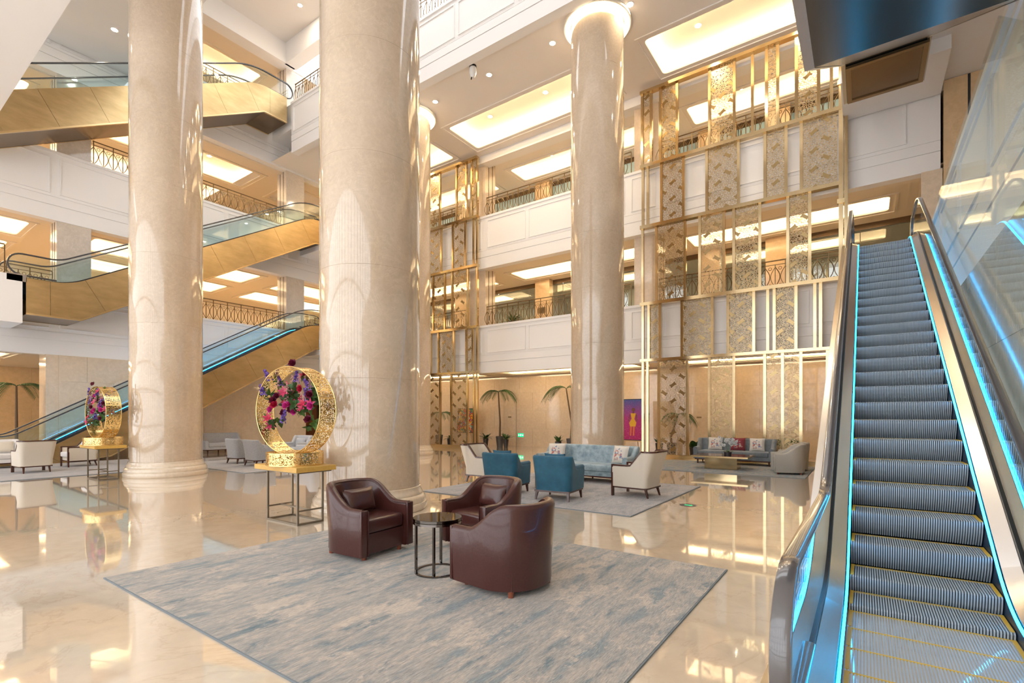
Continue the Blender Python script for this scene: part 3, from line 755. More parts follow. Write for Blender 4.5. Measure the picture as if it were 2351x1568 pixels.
def escalator(label, xl, Ya, Y0, z0, rise, Yb, clad, soff, glass, rubber, led, steps, dn=1.05, deckm='steel', west=True, zmin=None):
    t = thing('escalator', label, 'escalator')
    s, Yk, zt = esc_path(Ya, Y0, z0, rise, Yb); xr = xl + 1.0
    xo = {-1: xl - .36, 1: xr + .36}
    def zc(y, z): return (y, z if zmin is None else max(z, zmin))
    for (i0, i1) in pieces(s):
        sub = s[i0:i1 + 1]
        for sd in (-1, 1):
            x = xo[sd]; mb = MB(); rows = []; g = .004
            for q, p in enumerate(sub):
                tp = off(p, .15); bt = zc(*sharp(p, -dn, Y0, z0, Yk, zt))
                sh = g if q == 0 else (-g if q == len(sub) - 1 else 0)
                dy, dz = math.cos(p[2]) * sh, math.sin(p[2]) * sh
                rows.append([(x, bt[0] + dy, bt[1] + dz), (x, tp[0] + dy, tp[1] + dz), (x - sd * .02, tp[0] + dy, tp[1] + dz), (x - sd * .02, bt[0] + dy, bt[1] + dz)])
            k = 4; vs = [v for r in rows for v in r]; N = len(rows)
            fs = [(i * k + j, i * k + (j + 1) % k, (i + 1) * k + (j + 1) % k, (i + 1) * k + j) for i in range(N - 1) for j in range(k)] + [(0, 1, 2, 3), tuple((N - 1) * k + j for j in range(4))]
            if zmin is not None and max(off(p, .15)[1] for p in sub) < zmin + .02: continue
            mb.add(vs, fs).build('cladding_panel', clad, t)
        if zmin is None or max(sharp(p, -dn, Y0, z0, Yk, zt)[1] for p in sub) > zmin:
            mb = MB(); rows = []
            for p in sub:
                bt = zc(*sharp(p, -dn, Y0, z0, Yk, zt)); rows.append([(xo[-1] + .07, bt[0], bt[1] + .004), (xo[1] - .07, bt[0], bt[1] + .004)])
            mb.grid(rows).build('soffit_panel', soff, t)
    # light metal angle along the bottom edges
    for sd in (-1, 1):
        rows = []
        for p in s:
            b0 = zc(*sharp(p, -dn, Y0, z0, Yk, zt)); b1 = zc(*sharp(p, -dn + .05, Y0, z0, Yk, zt)); x = xo[sd]
            rows.append([(x - sd * .08, b0[0], b0[1] - .002), (x + sd * .004, b0[0], b0[1] - .002), (x + sd * .004, b1[0], b1[1])])
        MB().grid(rows).build('edge_trim', 'gold_trim' if clad == 'brushed_gold' else 'satin_steel', t)
    # inner structure closing the section
    MB().grid([[(xl - .02, *off(p, -.35)), (xr + .02, *off(p, -.35))] for p in s]).build('inner_tray', 'tray_dark', t)
    for sd, xe in ((-1, xl), (1, xr)):
        d = sd
        def X(v): return xe + d * v
        sweep(s, [(X(.004), -.25), (X(.004), .095), (X(.012), .095), (X(.012), -.25)]).build('skirt', 'skirt', t, 30)
        sweep(s, [(X(.004), .097), (X(.022), .106), (X(.022), .097)]).build('light_strip', 'led' if led else 'skirt', t, 30)
        for (i0, i1) in pieces(s):
            sweep(s[i0:i1 + 1], [(X(.032), .110), (X(.145), .155), (X(.145), .135), (X(.032), .09)]).build('inner_deck', deckm, t, 30)
            sweep(s[i0:i1 + 1], [(X(.19), .155), (X(.355), .150), (X(.355), .13), (X(.19), .135)]).build('outer_deck', deckm, t, 30)
        sweep(s, [(X(.147), .09), (X(.147), .20), (X(.188), .20), (X(.188), .09)]).build('glass_channel', 'black_plastic', t, 30)
        # glass panels
        gs = [p for p in s]
        pcs = pieces(gs)
        pcs = [(pcs[i][0], pcs[min(i + 1, len(pcs) - 1)][1]) for i in range(0, len(pcs), 2)]
        for (i0, i1) in pcs:
            sub = list(gs[i0:i1 + 1]); p = sub[-1]
            sub[-1] = (p[0] - math.cos(p[2]) * .008, p[1] - math.sin(p[2]) * .008, p[2], p[3])
            sweep(sub, [(X(.162), .20), (X(.162), .905), (X(.172), .905), (X(.172), .20)]).build('glass_panel', glass, t)
        # rounded glass ends + handrail loop
        hr = []
        c0 = (Ya - .05, z0 + .60); c1 = (Yb + .05, zt + .60)
        for i in range(0, 13):
            a = -math.pi / 2 - math.pi * i / 12
            hr.append((c0[0] + .35 * math.cos(a), c0[1] + .35 * math.sin(a), a))
        low = [(q[0], q[1]) for q in hr]
        up = [(c1[0] + .35 * math.cos(math.pi / 2 - math.pi * i / 12), c1[1] + .35 * math.sin(math.pi / 2 - math.pi * i / 12)) for i in range(13)]
        path = [(Ya + .8, z0 + .25)] + low + [off(p, .95) for p in s] + up + [(Yb - .8, zt + .25)]
        # oval section
        vs = []; K = 10
        for i, p in enumerate(path):
            q0 = path[max(i - 1, 0)]; q1 = path[min(i + 1, len(path) - 1)]
            ty, tz = q1[0] - q0[0], q1[1] - q0[1]; Ln = math.hypot(ty, tz) or 1; ny, nz = -tz / Ln, ty / Ln
            for k in range(K):
                w = 2 * math.pi * k / K
                cxv = math.copysign(abs(math.cos(w)) ** .6, math.cos(w)) * .042; cnv = math.copysign(abs(math.sin(w)) ** .6, math.sin(w)) * .026
                vs.append((X(.167) + cxv, p[0] + ny * cnv, p[1] + nz * cnv))
        N = len(path)
        fs = [(i * K + k, i * K + (k + 1) % K, (i + 1) * K + (k + 1) % K, (i + 1) * K + k) for i in range(N - 1) for k in range(K)]
        MB().add(vs, fs + [tuple(range(K))[::-1], tuple((N - 1) * K + k for k in range(K))]).build('handrail', rubber, t, 45)
        for c, pts in ((c0, low), (c1, up)):
            y0 = Ya if c is c0 else Yb
            poly = [(q[0] * .985 + c[0] * .015, q[1] * .985 + c[1] * .015) for q in pts]
            poly += [(y0, poly[-1][1]), (y0, poly[0][1])]
            MB().prism(poly, 'x', X(.162), X(.172)).build('glass_panel', glass, t)
        MB().box(min(X(.02), X(.36)), max(X(.02), X(.36)), Ya - .45, Ya + .02, z0 + .001, z0 + .24).build('newel_base', 'satin_steel', t)
    MB().box(xl + .02, xr - .02, Ya - .6, Ya + .33, z0 + .002, z0 + .012).build('floor_plate', 'satin_steel', t)
    if steps:
        prof = [(.40, 0), (.30, 0), (.15, 0), (.012, 0), (0, -.012), (.004, -.05), (.020, -.11), (.050, -.17), (.095, -.235)]
        nr = 56; pit = 1.0 / nr
        mbb = MB(); mbr = MB()
        def nrm(i): return (0, 1) if i < 3 else ((-.7, .7) if i in (3, 4) else (-.95, -.2))
        mbb.grid([[(.006, y - nrm(i)[0] * .011, z - nrm(i)[1] * .011), (.994, y - nrm(i)[0] * .011, z - nrm(i)[1] * .011)] for i, (y, z) in enumerate(prof)])
        for k in range(nr):
            x0 = k * pit + .004; x1 = x0 + pit * .52
            rows = []
            for i, (y, z) in enumerate(prof):
                ny, nz = nrm(i)
                rows.append([(x0, y - ny * .010, z - nz * .010), (x0, y, z), (x1, y, z), (x1, y - ny * .010, z - nz * .010)])
            mbr.grid(rows)
        me_r = mbr.mesh('step', 'step_metal'); me_b = mbb.mesh('groove_bed', 'step_groove')
        ye = MB().box(.004, .030, .03, .40, -.004, .003).mesh('safety_edge', 'step_yellow')
        yb = MB().box(.004, .996, .385, .40, -.012, .001).mesh('safety_edge', 'step_yellow')
        ys = [p[0] for p in s]
        def zat(Y):
            if Y <= ys[0]: return z0
            for i in range(len(s) - 1):
                if ys[i] <= Y <= ys[i + 1]:
                    return s[i][1] + (s[i + 1][1] - s[i][1]) * (Y - ys[i]) / (ys[i + 1] - ys[i])
            return zt
        Y = Ya + .35
        while Y < Yb - .9:
            st = inst(me_r, 'step', t, (xl, Y, zat(Y + .2) + .006))
            inst(me_b, 'groove_bed', st); inst(ye, 'safety_edge', st); inst(ye, 'safety_edge', st, (.966, 0, 0)); inst(yb, 'safety_edge', st)
            Y += .40
    else:
        MB().grid([[(xl, *off(p, -.06)), (xr, *off(p, -.06))] for p in s[2:-2]]).build('step_band', 'step_metal', t)
    return t
XWE = -23.81
escalator('golden escalator rising from the marble floor with bright cyan light strips', XWE, 1.8, 4.08, 0.0, 6.0, 15.6, 'brushed_gold', 'soffit_bronze', 'esc_glass', 'rubber', True, False, zmin=0.0)
escalator('golden escalator in the middle of the stack, starting from a white landing box', XWE, 4.15, 5.29, 6.0, 5.3, 15.6, 'brushed_gold', 'soffit_bronze', 'esc_glass', 'rubber', False, False)
escalator('topmost golden escalator arriving at the high white balcony corner', XWE, 1.6, 2.66, 11.3, 5.3, 13.2, 'brushed_gold', 'soffit_bronze', 'esc_glass', 'rubber', False, False)
escalator('steel escalator with ribbed blue lit steps beside the marble wall', -0.11, 2.65, 5.29, 0.0, 6.0, 17.0, 'steel', 'dark_steel', 'clear_glass', 'grey_rubber', True, True, zmin=0.0)
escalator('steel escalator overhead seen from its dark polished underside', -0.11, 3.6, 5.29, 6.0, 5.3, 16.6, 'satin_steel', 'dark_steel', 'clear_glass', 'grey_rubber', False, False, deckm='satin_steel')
# bronze hatch under the upper landing of the overhead escalator
h = thing('ceiling_hatch', 'bronze framed ceiling hatch under the overhead escalator landing', 'hatch', (0, 0, 0))
MB().box(-.30, 1.14, 14.9, 16.4, 10.20, 10.235).build('panel', 'soffit_bronze', h)
for b in ((-.38, 1.22, 14.82, 14.92), (-.38, 1.22, 16.38, 16.5), (-.38, -.28, 14.92, 16.38), (1.12, 1.22, 14.92, 16.38)):
    MB().box(*b, 10.17, 10.235).build('frame_bar', 'plaque', h)
# glass guard between the steel escalator and the east wall
g = MB(); pts = [(5.9, .577 * (5.9 - 5.29) + 1.12), (13.2, .577 * (13.2 - 5.29) + 1.12), (13.2, 6.04), (7.6, 6.04), (5.9, 4.85)]
tag(g.prism(pts, 'x', 1.205, 1.215).build('glass_guard', 'guard_glass'), 'tall clear glass guard above the handrail beside the marble wall', 'glass panel')
sbox('wall_east_landing', 'white_paint', -.52, XE, 17.05, 19.0, 4.9, 6.0)

# ------------------------------------------------------------------ rugs
def rug(label, x0, x1, y0, y1, mat, edge=True):
    t = thing('area_rug', label, 'rug', ((x0 + x1) / 2, (y0 + y1) / 2, 0)); w, d = (x1 - x0) / 2, (y1 - y0) / 2
    MB().box(-w + .012, w - .012, -d + .012, d - .012, .001, .016).build('pile', mat, t)
    MB().box(-w, w, -d, -d + .012, .001, .013).box(-w, w, d - .012, d, .001, .013).box(-w, -w + .012, -d + .012, d - .012, .001, .013).box(w - .012, w, -d + .012, d - .012, .001, .013).build('bound_edge', 'rug_edge', t)
    return t
rug('large distressed blue grey rug under the brown leather tub chairs', -6.17, -1.17, 1.70, 5.56, 'rug_blue')
rug('distressed grey rug under the silver sofa and blue velvet chairs', -7.76, -3.05, 7.60, 11.75, 'rug_grey')
rug('teal edged faded rug under the brass coffee table and slate sofa', -5.9, -1.24, 14.75, 18.3, 'rug_teal')
rug('pale grey rug under the cream armchairs beside the golden escalator', -22.3, -17.3, 2.75, 6.9, 'rug_grey')
rug('pale grey rug under the group of grey armchairs', -19.0, -14.2, 7.1, 11.2, 'rug_grey')

# ------------------------------------------------------------------ upholstered seating
def smooth(u): u = min(1, max(0, u)); return u * u * (3 - 2 * u)
def upath(w, d, rc, n=10):
    """open U: front left -> back -> front right, with outward normals; chair faces -y"""
    p = []
    for i in range(9): p.append((-w / 2, -d / 2 + (d - rc) * i / 8, -1, 0))
    for i in range(1, n + 1):
        a = math.pi - math.pi / 2 * i / n; p.append((-w / 2 + rc + rc * math.cos(a), d / 2 - rc + rc * math.sin(a), math.cos(a), math.sin(a)))
    m = max(1, int((w - 2 * rc) / .12))
    for i in range(1, m + 1): p.append((-w / 2 + rc + (w - 2 * rc) * i / m, d / 2, 0, 1))
    for i in range(1, n + 1):
        a = math.pi / 2 - math.pi / 2 * i / n; p.append((w / 2 - rc + rc * math.cos(a), d / 2 - rc + rc * math.sin(a), math.cos(a), math.sin(a)))
    for i in range(1, 9): p.append((w / 2, d / 2 - rc - (d - rc) * i / 8, 1, 0))
    return p
def ushell(w, d, rc, t, hf, zb, flare=0.0, lean=0.0):
    rows = []
    for (x, y, nx, ny) in upath(w, d, rc):
        h = hf(y); r = []
        for o, z in ((0, zb), (0, zb + .25 * (h - zb)), (0, h - .05), (-t * .12, h - .015), (-t * .35, h), (-t * .65, h), (-t * .88, h - .015), (-t, h - .05), (-t, zb)):
            k = (z - zb) * flare + max(0, z - .45) * lean * max(0, ny)
            r.append((x + nx * (o + k), y + ny * (o + k), z))
        rows.append(r)
    mb = MB(); mb.grid(rows); k = len(rows[0]); N = len(rows)
    mb.f += [tuple(range(k)), tuple((N - 1) * k + j for j in range(k))]
    return mb
def utrim(w, d, rc, t, hf, zb, flare, lean, hgt, wid):
    """strip riding on the top of the shell"""
    rows = []
    for (x, y, nx, ny) in upath(w, d, rc):
        h = hf(y); k = (h - zb) * flare + max(0, h - .45) * lean * max(0, ny); c = -t / 2 + k
        rows.append([(x + nx * (c + a), y + ny * (c + a), h + b) for a, b in ((wid / 2, -.012), (wid / 2, hgt), (-wid / 2, hgt), (-wid / 2, -.012))])
    mb = MB(); vs = [v for r in rows for v in r]; N = len(rows)
    fs = [(i * 4 + j, i * 4 + (j + 1) % 4, (i + 1) * 4 + (j + 1) % 4, (i + 1) * 4 + j) for i in range(N - 1) for j in range(4)] + [(0, 1, 2, 3), tuple((N - 1) * 4 + j for j in range(4))]
    return mb.add(vs, fs)
def leg(parent, x, y, h, mat, w=.045, sx=0.0, sy=0.0, w2=.028):
    a = [(x - w / 2, y - w / 2), (x + w / 2, y - w / 2), (x + w / 2, y + w / 2), (x - w / 2, y + w / 2)]
    b = [(x + sx - w2 / 2, y + sy - w2 / 2), (x + sx + w2 / 2, y + sy - w2 / 2), (x + sx + w2 / 2, y + sy + w2 / 2), (x + sx - w2 / 2, y + sy + w2 / 2)]
    MB().add([(*p, h) for p in a] + [(*p, 0) for p in b], [(0, 1, 2, 3), (4, 5, 6, 7), (0, 1, 5, 4), (1, 2, 6, 5), (2, 3, 7, 6), (3, 0, 4, 7)]).build('leg', mat, parent)
F_PX, F_NX, F_PY, F_NY = math.pi / 2, -math.pi / 2, math.pi, 0.0
RUGZ = .016

def tub_chair(label, loc, rz, mat, group=None, arm=.575, back=.82, seam=True):
    t = thing('tub_chair', label, 'armchair', loc, rz, group)
    hf = lambda y: arm + (back - arm) * smooth((y + .20) / .46)
    w, d, th = .78, .76, .10
    ushell(w, d, .36, th, hf, .055, .03, .06).build('shell', mat, t, 50)
    iw = w - 2 * th
    rounded(iw - .008, .60, .16, .035, 3, (0, -.06, .285), .025).build('seat_cushion', mat, t, 50)
    MB().box(-iw / 2 + .001, iw / 2 - .001, -.345, .28, .06, .284).build('front_panel', mat, t)
    for s in (-1, 1):
        rounded(th + .004, .035, arm - .065, .012, 2, (s * (w / 2 - th / 2 + .012), -.39, .058)).build('arm_front', mat, t, 40)
        if seam: MB().tube([(s * (w / 2 - th + .016), -.412, .06), (s * (w / 2 - th + .016), -.412, arm - .02)], .006, 5).build('piping', 'leather_seam', t)
    if seam:
        pts = []
        for (x, y, nx, ny) in upath(w, d, .36):
            h = hf(y); k = (h - .055) * .03 + max(0, h - .45) * .06 * max(0, ny); pts.append((x + nx * (k - th * .93), y + ny * (k - th * .93), h - .022))
        MB().tube(pts, .007, 5).build('piping', 'leather_seam', t)
    for x in (-.27, .27):
        for y in (-.30, .25): MB().lathe([(.026, 0), (.030, .058)], 12, (x, y, 0)).build('foot', 'wood_leg', t, 40)
    return t
def cushion(label, loc, rz, tilt, w, h, th, mat, group=None):
    o = pillow(w, h, th).build('cushion', mat, None, 60); o.location = loc
    o.rotation_euler = (-tilt, 0, rz); tag(o, label, 'cushion', group); return o
def on_chair(loc, rz, fx, fy, fz):
    c, s = math.cos(rz), math.sin(rz); return (loc[0] + fx * c - fy * s, loc[1] + fx * s + fy * c, loc[2] + fz)

ch = [('brown leather tub chair closest to the wooden console with the gold ring', (-4.86, 3.83, RUGZ), F_PX + .06, 'console'),
      ('brown leather tub chair facing the open rug from behind the round side table', (-3.83, 4.89, RUGZ), F_NY - .16, 'table'),
      ('brown leather tub chair turned with its smooth back to the steel escalator', (-2.77, 3.88, RUGZ), F_NX - .10, None)]
for lab, loc, rz, c in ch:
    tub_chair(lab, loc, rz, 'leather')
    if c == 'console': cushion('slouched brown leather cushion on the tub chair closest to the console', on_chair(loc, rz, -.02, .06, .60), rz, .24, .46, .29, .15, 'leather')
    elif c == 'table': cushion('upright brown leather cushion on the tub chair behind the side table', on_chair(loc, rz, 0.02, .07, .605), rz, .22, .44, .30, .15, 'leather')
    else: cushion('brown leather cushion hidden inside the tub chair with its back turned', on_chair(loc, rz, 0, .09, .60), rz, .30, .44, .26, .13, 'leather')

t = thing('side_table', 'round dark mirror side table with thin metal legs between leather chairs', 'table', (-3.60, 3.76, RUGZ))
MB().lathe([(0, .530), (.245, .530), (.25, .535), (.25, .560), (.247, .563), (0, .563)], 48, caps=False).build('tabletop', 'mirror_dark', t, 30)
MB().lathe([(.243, .505), (.252, .505), (.252, .5295), (.243, .5295), (.243, .505)], 48, caps=False).build('rim', 'black_chrome', t, 30)
MB().lathe([(.21, 0), (.235, 0), (.235, .014), (.21, .014), (.21, 0)], 48, caps=False).build('base_ring', 'black_chrome', t, 30)
for k in range(4):
    a = .6 + k * math.pi / 2; x, y = .222 * math.cos(a), .222 * math.sin(a)
    MB().box(x - .011, x + .011, y - .011, y + .011, .012, .53).build('leg', 'black_chrome', t)

def wing_chair(label, loc, rz, mat, group=None, legm='wood_dark', back=.85, arm=.60, w=.74, d=.72, rail=True, th=.10, name='armchair', sl0=.02, sl1=.26, cushm=None, lh=.16):
    t = thing(name, label, 'armchair', loc, rz, group)
    hf = lambda y: arm + (back - arm) * smooth((y - sl0) / (sl1 - sl0))
    ushell(w, d, .13, th, hf, lh + .03, .05, .16).build('shell', mat, t, 50)
    for s in (-1, 1):
        MB().tube([(s * (w / 2 - th * .42), -d / 2 - .02, arm - .005), (s * (w / 2 - th * .42), .06, arm - .005)], .052, 12).build('arm_roll', mat, t, 50)
    rounded(w - 2 * th - .01, d - .12, .16, .04, 3, (0, -.05, .30), .02).build('seat_cushion', cushm or mat, t, 50)
    MB().box(-w / 2 + .05, w / 2 - .05, -d / 2 + .01, d / 2 - .07, lh + .03, .30).build('seat_base', mat, t)
    if rail: MB().box(-w / 2 + .01, w / 2 - .01, -d / 2 + .005, d / 2 - .01, lh - .005, lh + .03).build('base_rail', legm, t)
    for x, sx in ((-w / 2 + .05, -.02), (w / 2 - .05, .02)):
        for y, sy in ((-d / 2 + .05, 0), (d / 2 - .06, .04)): leg(t, x, y, lh, legm, .05, sx, sy)
    return t
wing_chair('peacock blue velvet armchair on the grey rug, nearer the cream chair with open side', (-6.15, 8.50, RUGZ), F_PY + .12, 'blue_velvet')
wing_chair('peacock blue velvet armchair on the grey rug, standing before the silver sofa seat', (-4.86, 8.46, RUGZ), F_PY + .10, 'blue_velvet')
cushion('peacock blue cushion in the velvet chair near the round brass table', on_chair((-6.15, 8.50, RUGZ), F_PY + .12, 0, .15, .70), F_PY + .12, .25, .44, .40, .14, 'blue_velvet')
cushion('peacock blue cushion in the velvet chair facing the sofa centre', on_chair((-4.86, 8.46, RUGZ), F_PY + .10, 0, .15, .69), F_PY + .10, .25, .44, .40, .14, 'blue_velvet')

def frame_chair(label, loc, rz, mat='cream_fabric', group=None, w=.72, d=.72, inner='white_fabric', back=.90):
    """upholstered armchair with dark timber edge frame"""
    t = thing('framed_armchair', label, 'armchair', loc, rz, group)
    arm = .615
    def hf(y):
        u = (y - .02) / .24
        return arm + (back - arm) * (0 if u < 0 else (1 if u > 1 else (u * .8 + .2 * smooth(u))))
    th = .055
    ushell(w, d, .10, th, hf, .195, .02, .34).build('shell', mat, t, 40)
    utrim(w, d, .10, th, hf, .195, .02, .34, .016, .066).build('top_frame', 'wood_dark', t, 40)
    for s in (-1, 1):
        MB().box(s * (w / 2 - th / 2) - .033, s * (w / 2 - th / 2) + .033, -d / 2 - .025, -d / 2 + .012, 0, arm + .016).build('front_post', 'wood_dark', t)
    MB().box(-w / 2 + .02, w / 2 - .02, -d / 2 + .02, d / 2 - .005, .165, .197).build('base_rail', 'wood_dark', t)
    for s in (-1, 1): leg(t, s * (w / 2 - .09), d / 2 - .05, .165, 'wood_dark', .045, s * .01, .05)
    rounded(w - 2 * th - .01, d - .04, .15, .035, 3, (0, -.06, .31), .02).build('seat_cushion', inner, t, 50)
    MB().box(-w / 2 + th, w / 2 - th, -d / 2 + .03, d / 2 - .06, .197, .31).build('seat_base', mat, t)
    return t
frame_chair('cream armchair with dark timber edge beside the silver sofa, side panel facing out', (-3.76, 9.70, RUGZ), F_NX - .08)
frame_chair('cream armchair with dark timber edge partly hidden behind a blue velvet chair', (-7.55, 9.55, RUGZ), F_PX + .05)
frame_chair('cream timber edged armchair seen from behind next to the cream sofa', (-19.36, 3.72, RUGZ), F_NX + .06)
frame_chair('cream timber edged armchair seen side on near the cyan lit escalator', (-20.55, 5.05, RUGZ), F_NY + .03)
cushion('small white cushion on the side on cream armchair', on_chair((-20.55, 5.05, RUGZ), F_NY + .03, 0, .12, .66), F_NY + .03, .3, .42, .36, .13, 'white_fabric')

def sofa(label, loc, rz, w, d, mat, back, arm, legm='wood_dark', seats=1, seat_h=.44, rc=.16, name='sofa', lh=.13, th=.13):
    t = thing(name, label, 'sofa', loc, rz)
    hf = lambda y: arm + (back - arm) * smooth((y - .02) / (d * .30))
    ushell(w, d, rc, th, hf, lh + .04, .03, .12).build('shell', mat, t, 50)
    n = seats; iw = (w - 2 * th) / n
    for k in range(n):
        rounded(iw - .006, d - .14, .17, .045, 3, (-(w / 2 - th) + iw * (k + .5), -.06, seat_h - .17), .015).build('seat_cushion', mat, t, 50)
    MB().box(-w / 2 + th * .6, w / 2 - th * .6, -d / 2 + .02, d / 2 - .10, lh + .035, seat_h - .17).build('seat_base', mat, t)
    MB().box(-w / 2 + .03, w / 2 - .03, -d / 2 + .03, d / 2 - .03, lh, lh + .04).build('base_rail', legm, t)
    for x in (-w / 2 + .12, 0, w / 2 - .12):
        for y in (-d / 2 + .09, d / 2 - .09): leg(t, x, y, lh, legm, .05)
    return t
so = (-5.68, 11.28, RUGZ)
sofa('long silver blue velvet sofa in front of the glowing topped column', so, F_NY, 2.46, .84, 'silver_velvet', .86, .64)
cushion('floral cream cushion at the end of the silver sofa next to the hidden cream chair', on_chair(so, 0, -.88, .03, .67), .25, .28, .46, .44, .14, 'floral_cream')
cushion('floral cream cushion at the end of the silver sofa behind the open cream chair', on_chair(so, 0, .88, .03, .67), -.28, .28, .46, .44, .14, 'floral_cream')
t = thing('round_table', 'round brass framed coffee table glimpsed between the two blue velvet chairs', 'table', (-5.62, 9.70, RUGZ))
MB().lathe([(0, .43), (.49, .43), (.50, .44), (.50, .455), (0, .455)], 40, caps=False).build('tabletop', 'white_fabric', t, 30)
MB().lathe([(.47, 0), (.50, 0), (.50, .02), (.47, .02), (.47, 0)], 40, caps=False).build('base_ring', 'plaque', t, 30)
for k in range(4):
    a = .4 + k * math.pi / 2; MB().box(.485 * math.cos(a) - .012, .485 * math.cos(a) + .012, .485 * math.sin(a) - .012, .485 * math.sin(a) + .012, .02, .43).build('leg', 'plaque', t)

s3 = (-3.55, 17.85, RUGZ)
sofa('slate grey velvet sofa against the wide gold screen', s3, F_NY, 2.42, .82, 'slate_velvet', .84, .56)
for k, (dx, mt, lb) in enumerate(((-.62, 'floral_cream', 'cream floral cushion on the slate sofa next to the orchid pot'), (.10, 'floral_red', 'deep red patterned cushion in the middle of the slate sofa'), (.68, 'floral_cream', 'cream floral cushion on the slate sofa nearest the taupe chairs'))):
    cushion(lb, on_chair(s3, 0, dx, .10, .66), 0.05, .25, .46, .44, .14, mt)
tub_chair('taupe leather tub chair on the teal rug corner, showing its plain outer side', (-1.72, 15.75, RUGZ), F_NX + .25, 'taupe_leather', seam=False)
tub_chair('taupe leather tub chair on the teal rug, tucked behind its twin', (-1.72, 16.85, RUGZ), F_NX + .1, 'taupe_leather', seam=False)
t = thing('coffee_table', 'rectangular brass coffee table with flared top carrying a white orchid', 'table', (-3.53, 16.1, RUGZ))
MB().box(-.46, .46, -.28, .28, 0, .36).build('pedestal', 'brass', t)
MB().box(-.80, .80, -.55, .55, .36, .405).build('tabletop_edge', 'gold_trim', t)
MB().box(-.78, .78, -.53, .53, .405, .412).build('tabletop', 'wood_dark', t)

# cream sofa at the frame edge and the grey seating group
cs = (-21.75, 2.95, RUGZ)
sofa('cream sofa with timber base facing the cream armchairs', cs, F_PX, 1.9, .82, 'white_fabric', .86, .62)
cushion('plain cream cushion leaning on the cream sofa', on_chair(cs, F_PX, .55, .10, .64), F_PX, .28, .55, .34, .14, 'cream_fabric')
wing_chair('grey fabric armchair farther from the wooden console, back to the rug edge', (-17.35, 8.55, RUGZ), F_PY + .05, 'grey_fabric', w=.68, d=.66, back=.84, arm=.60, rail=True)
wing_chair('grey fabric armchair nearest the wooden console, back to the rug edge', (-16.05, 8.50, RUGZ), F_PY + .02, 'grey_fabric', w=.72, d=.66, back=.84, arm=.60)
wing_chair('pale grey armchair holding a small cushion, facing the grey pair', (-16.9, 10.35, RUGZ), F_NY + .25, 'lightgrey_fabric', w=.74, d=.68, back=.88, arm=.60)
cushion('small pale grey cushion on the pale grey armchair', on_chair((-16.9, 10.35, RUGZ), .25, 0, .13, .64), .25, .28, .42, .30, .13, 'lightgrey_fabric')
wing_chair('pale grey armchair with blue seat seen through the gold flower ring', (-15.05, 9.75, RUGZ), F_NX + .2, 'lightgrey_fabric', w=.72, d=.66, back=.84, arm=.60, cushm='blue_velvet')
t = thing('lounge_table', 'low square grey table among the grey armchairs', 'table', (-16.2, 9.45, RUGZ))
MB().box(-.35, .35, -.35, .35, .44, .47).build('tabletop', 'lightgrey_fabric', t)
for x in (-.33, .33):
    for y in (-.33, .33): MB().box(x - .012, x + .012, y - .012, y + .012, 0, .44).build('leg', 'black_chrome', t)
t = thing('end_table', 'thin dark framed end table against the marble wall by the curved sofa', 'table', (-22.6, 12.6, 0))
MB().box(-.25, .25, -.25, .25, .53, .55).build('tabletop', 'black_chrome', t)
for x in (-.24, .24):
    for y in (-.24, .24): MB().box(x - .01, x + .01, y - .01, y + .01, 0, .53).build('leg', 'black_chrome', t)
sofa('curved grey sofa against the pale marble wall behind the column', (-23.2, 10.6, 0), F_PX, 1.7, .85, 'grey_fabric', .86, .55, rc=.35)

# ------------------------------------------------------------------ consoles with gold flower rings
def pierced(mb, pt, nu, nv, closed, rnd, keep=.62):
    """grid of cells with many removed; pt(u,v)->(x,y,z)"""
    idx = {}
    def vid(i, j):
        k = (i % nu if closed else i, j)
        if k not in idx:
            idx[k] = len(mb.v); mb.v.append(pt(i / nu, j / nv))
        return idx[k]
    for i in range(nu):
        for j in range(nv):
            edge = j in (0, nv - 1)
            if edge or rnd.random() < keep or (i % 5 == 0 and j % 2 == 0) or j % 6 == 0 and i % 2:
                mb.f.append((vid(i, j), vid(i + 1, j), vid(i + 1, j + 1), vid(i, j + 1)))
def petal(L, w, cup, n=5):
    """single petal along +x, curling up"""
    rows = []
    for i in range(n + 1):
        u = i / n; ww = w * math.sin(math.pi * (0.08 + .92 * u) ** .8) * .5 + .002
        x = L * u; z = cup * u * u
        rows.append([(x, -ww, z + ww * .25), (x, 0, z - ww * .1), (x, ww, z + ww * .25)])
    return MB().grid(rows)
def addrot(dst, src, R, t=(0, 0, 0)):
    dst.add([tuple((R @ Vector(v)) + Vector(t)) for v in src.v], src.f)
def rose_mesh(name, mat, r=.06):
    mb = MB()
    for ring, (n, el, sc) in enumerate(((5, 10, 1.0), (5, 35, .88), (5, 58, .72), (4, 76, .5))):
        for k in range(n):
            R_ = Matrix.Rotation(2 * math.pi * (k + ring * .4) / n, 3, 'Z') @ Matrix.Rotation(-math.radians(el), 3, 'Y')
            addrot(mb, petal(r * sc, r * 1.15 * sc, r * .35), R_, (0, 0, ring * r * .08))
    return mb.mesh(name, mat, 60)
def lily_mesh(name, mat, r=.115):
    mb = MB()
    for k in range(6):
        addrot(mb, petal(r, r * .46, -r * .32, 7), Matrix.Rotation(2 * math.pi * k / 6, 3, 'Z') @ Matrix.Rotation(-math.radians(42 if k % 2 else 32), 3, 'Y'))
    return mb.mesh(name, mat, 60)
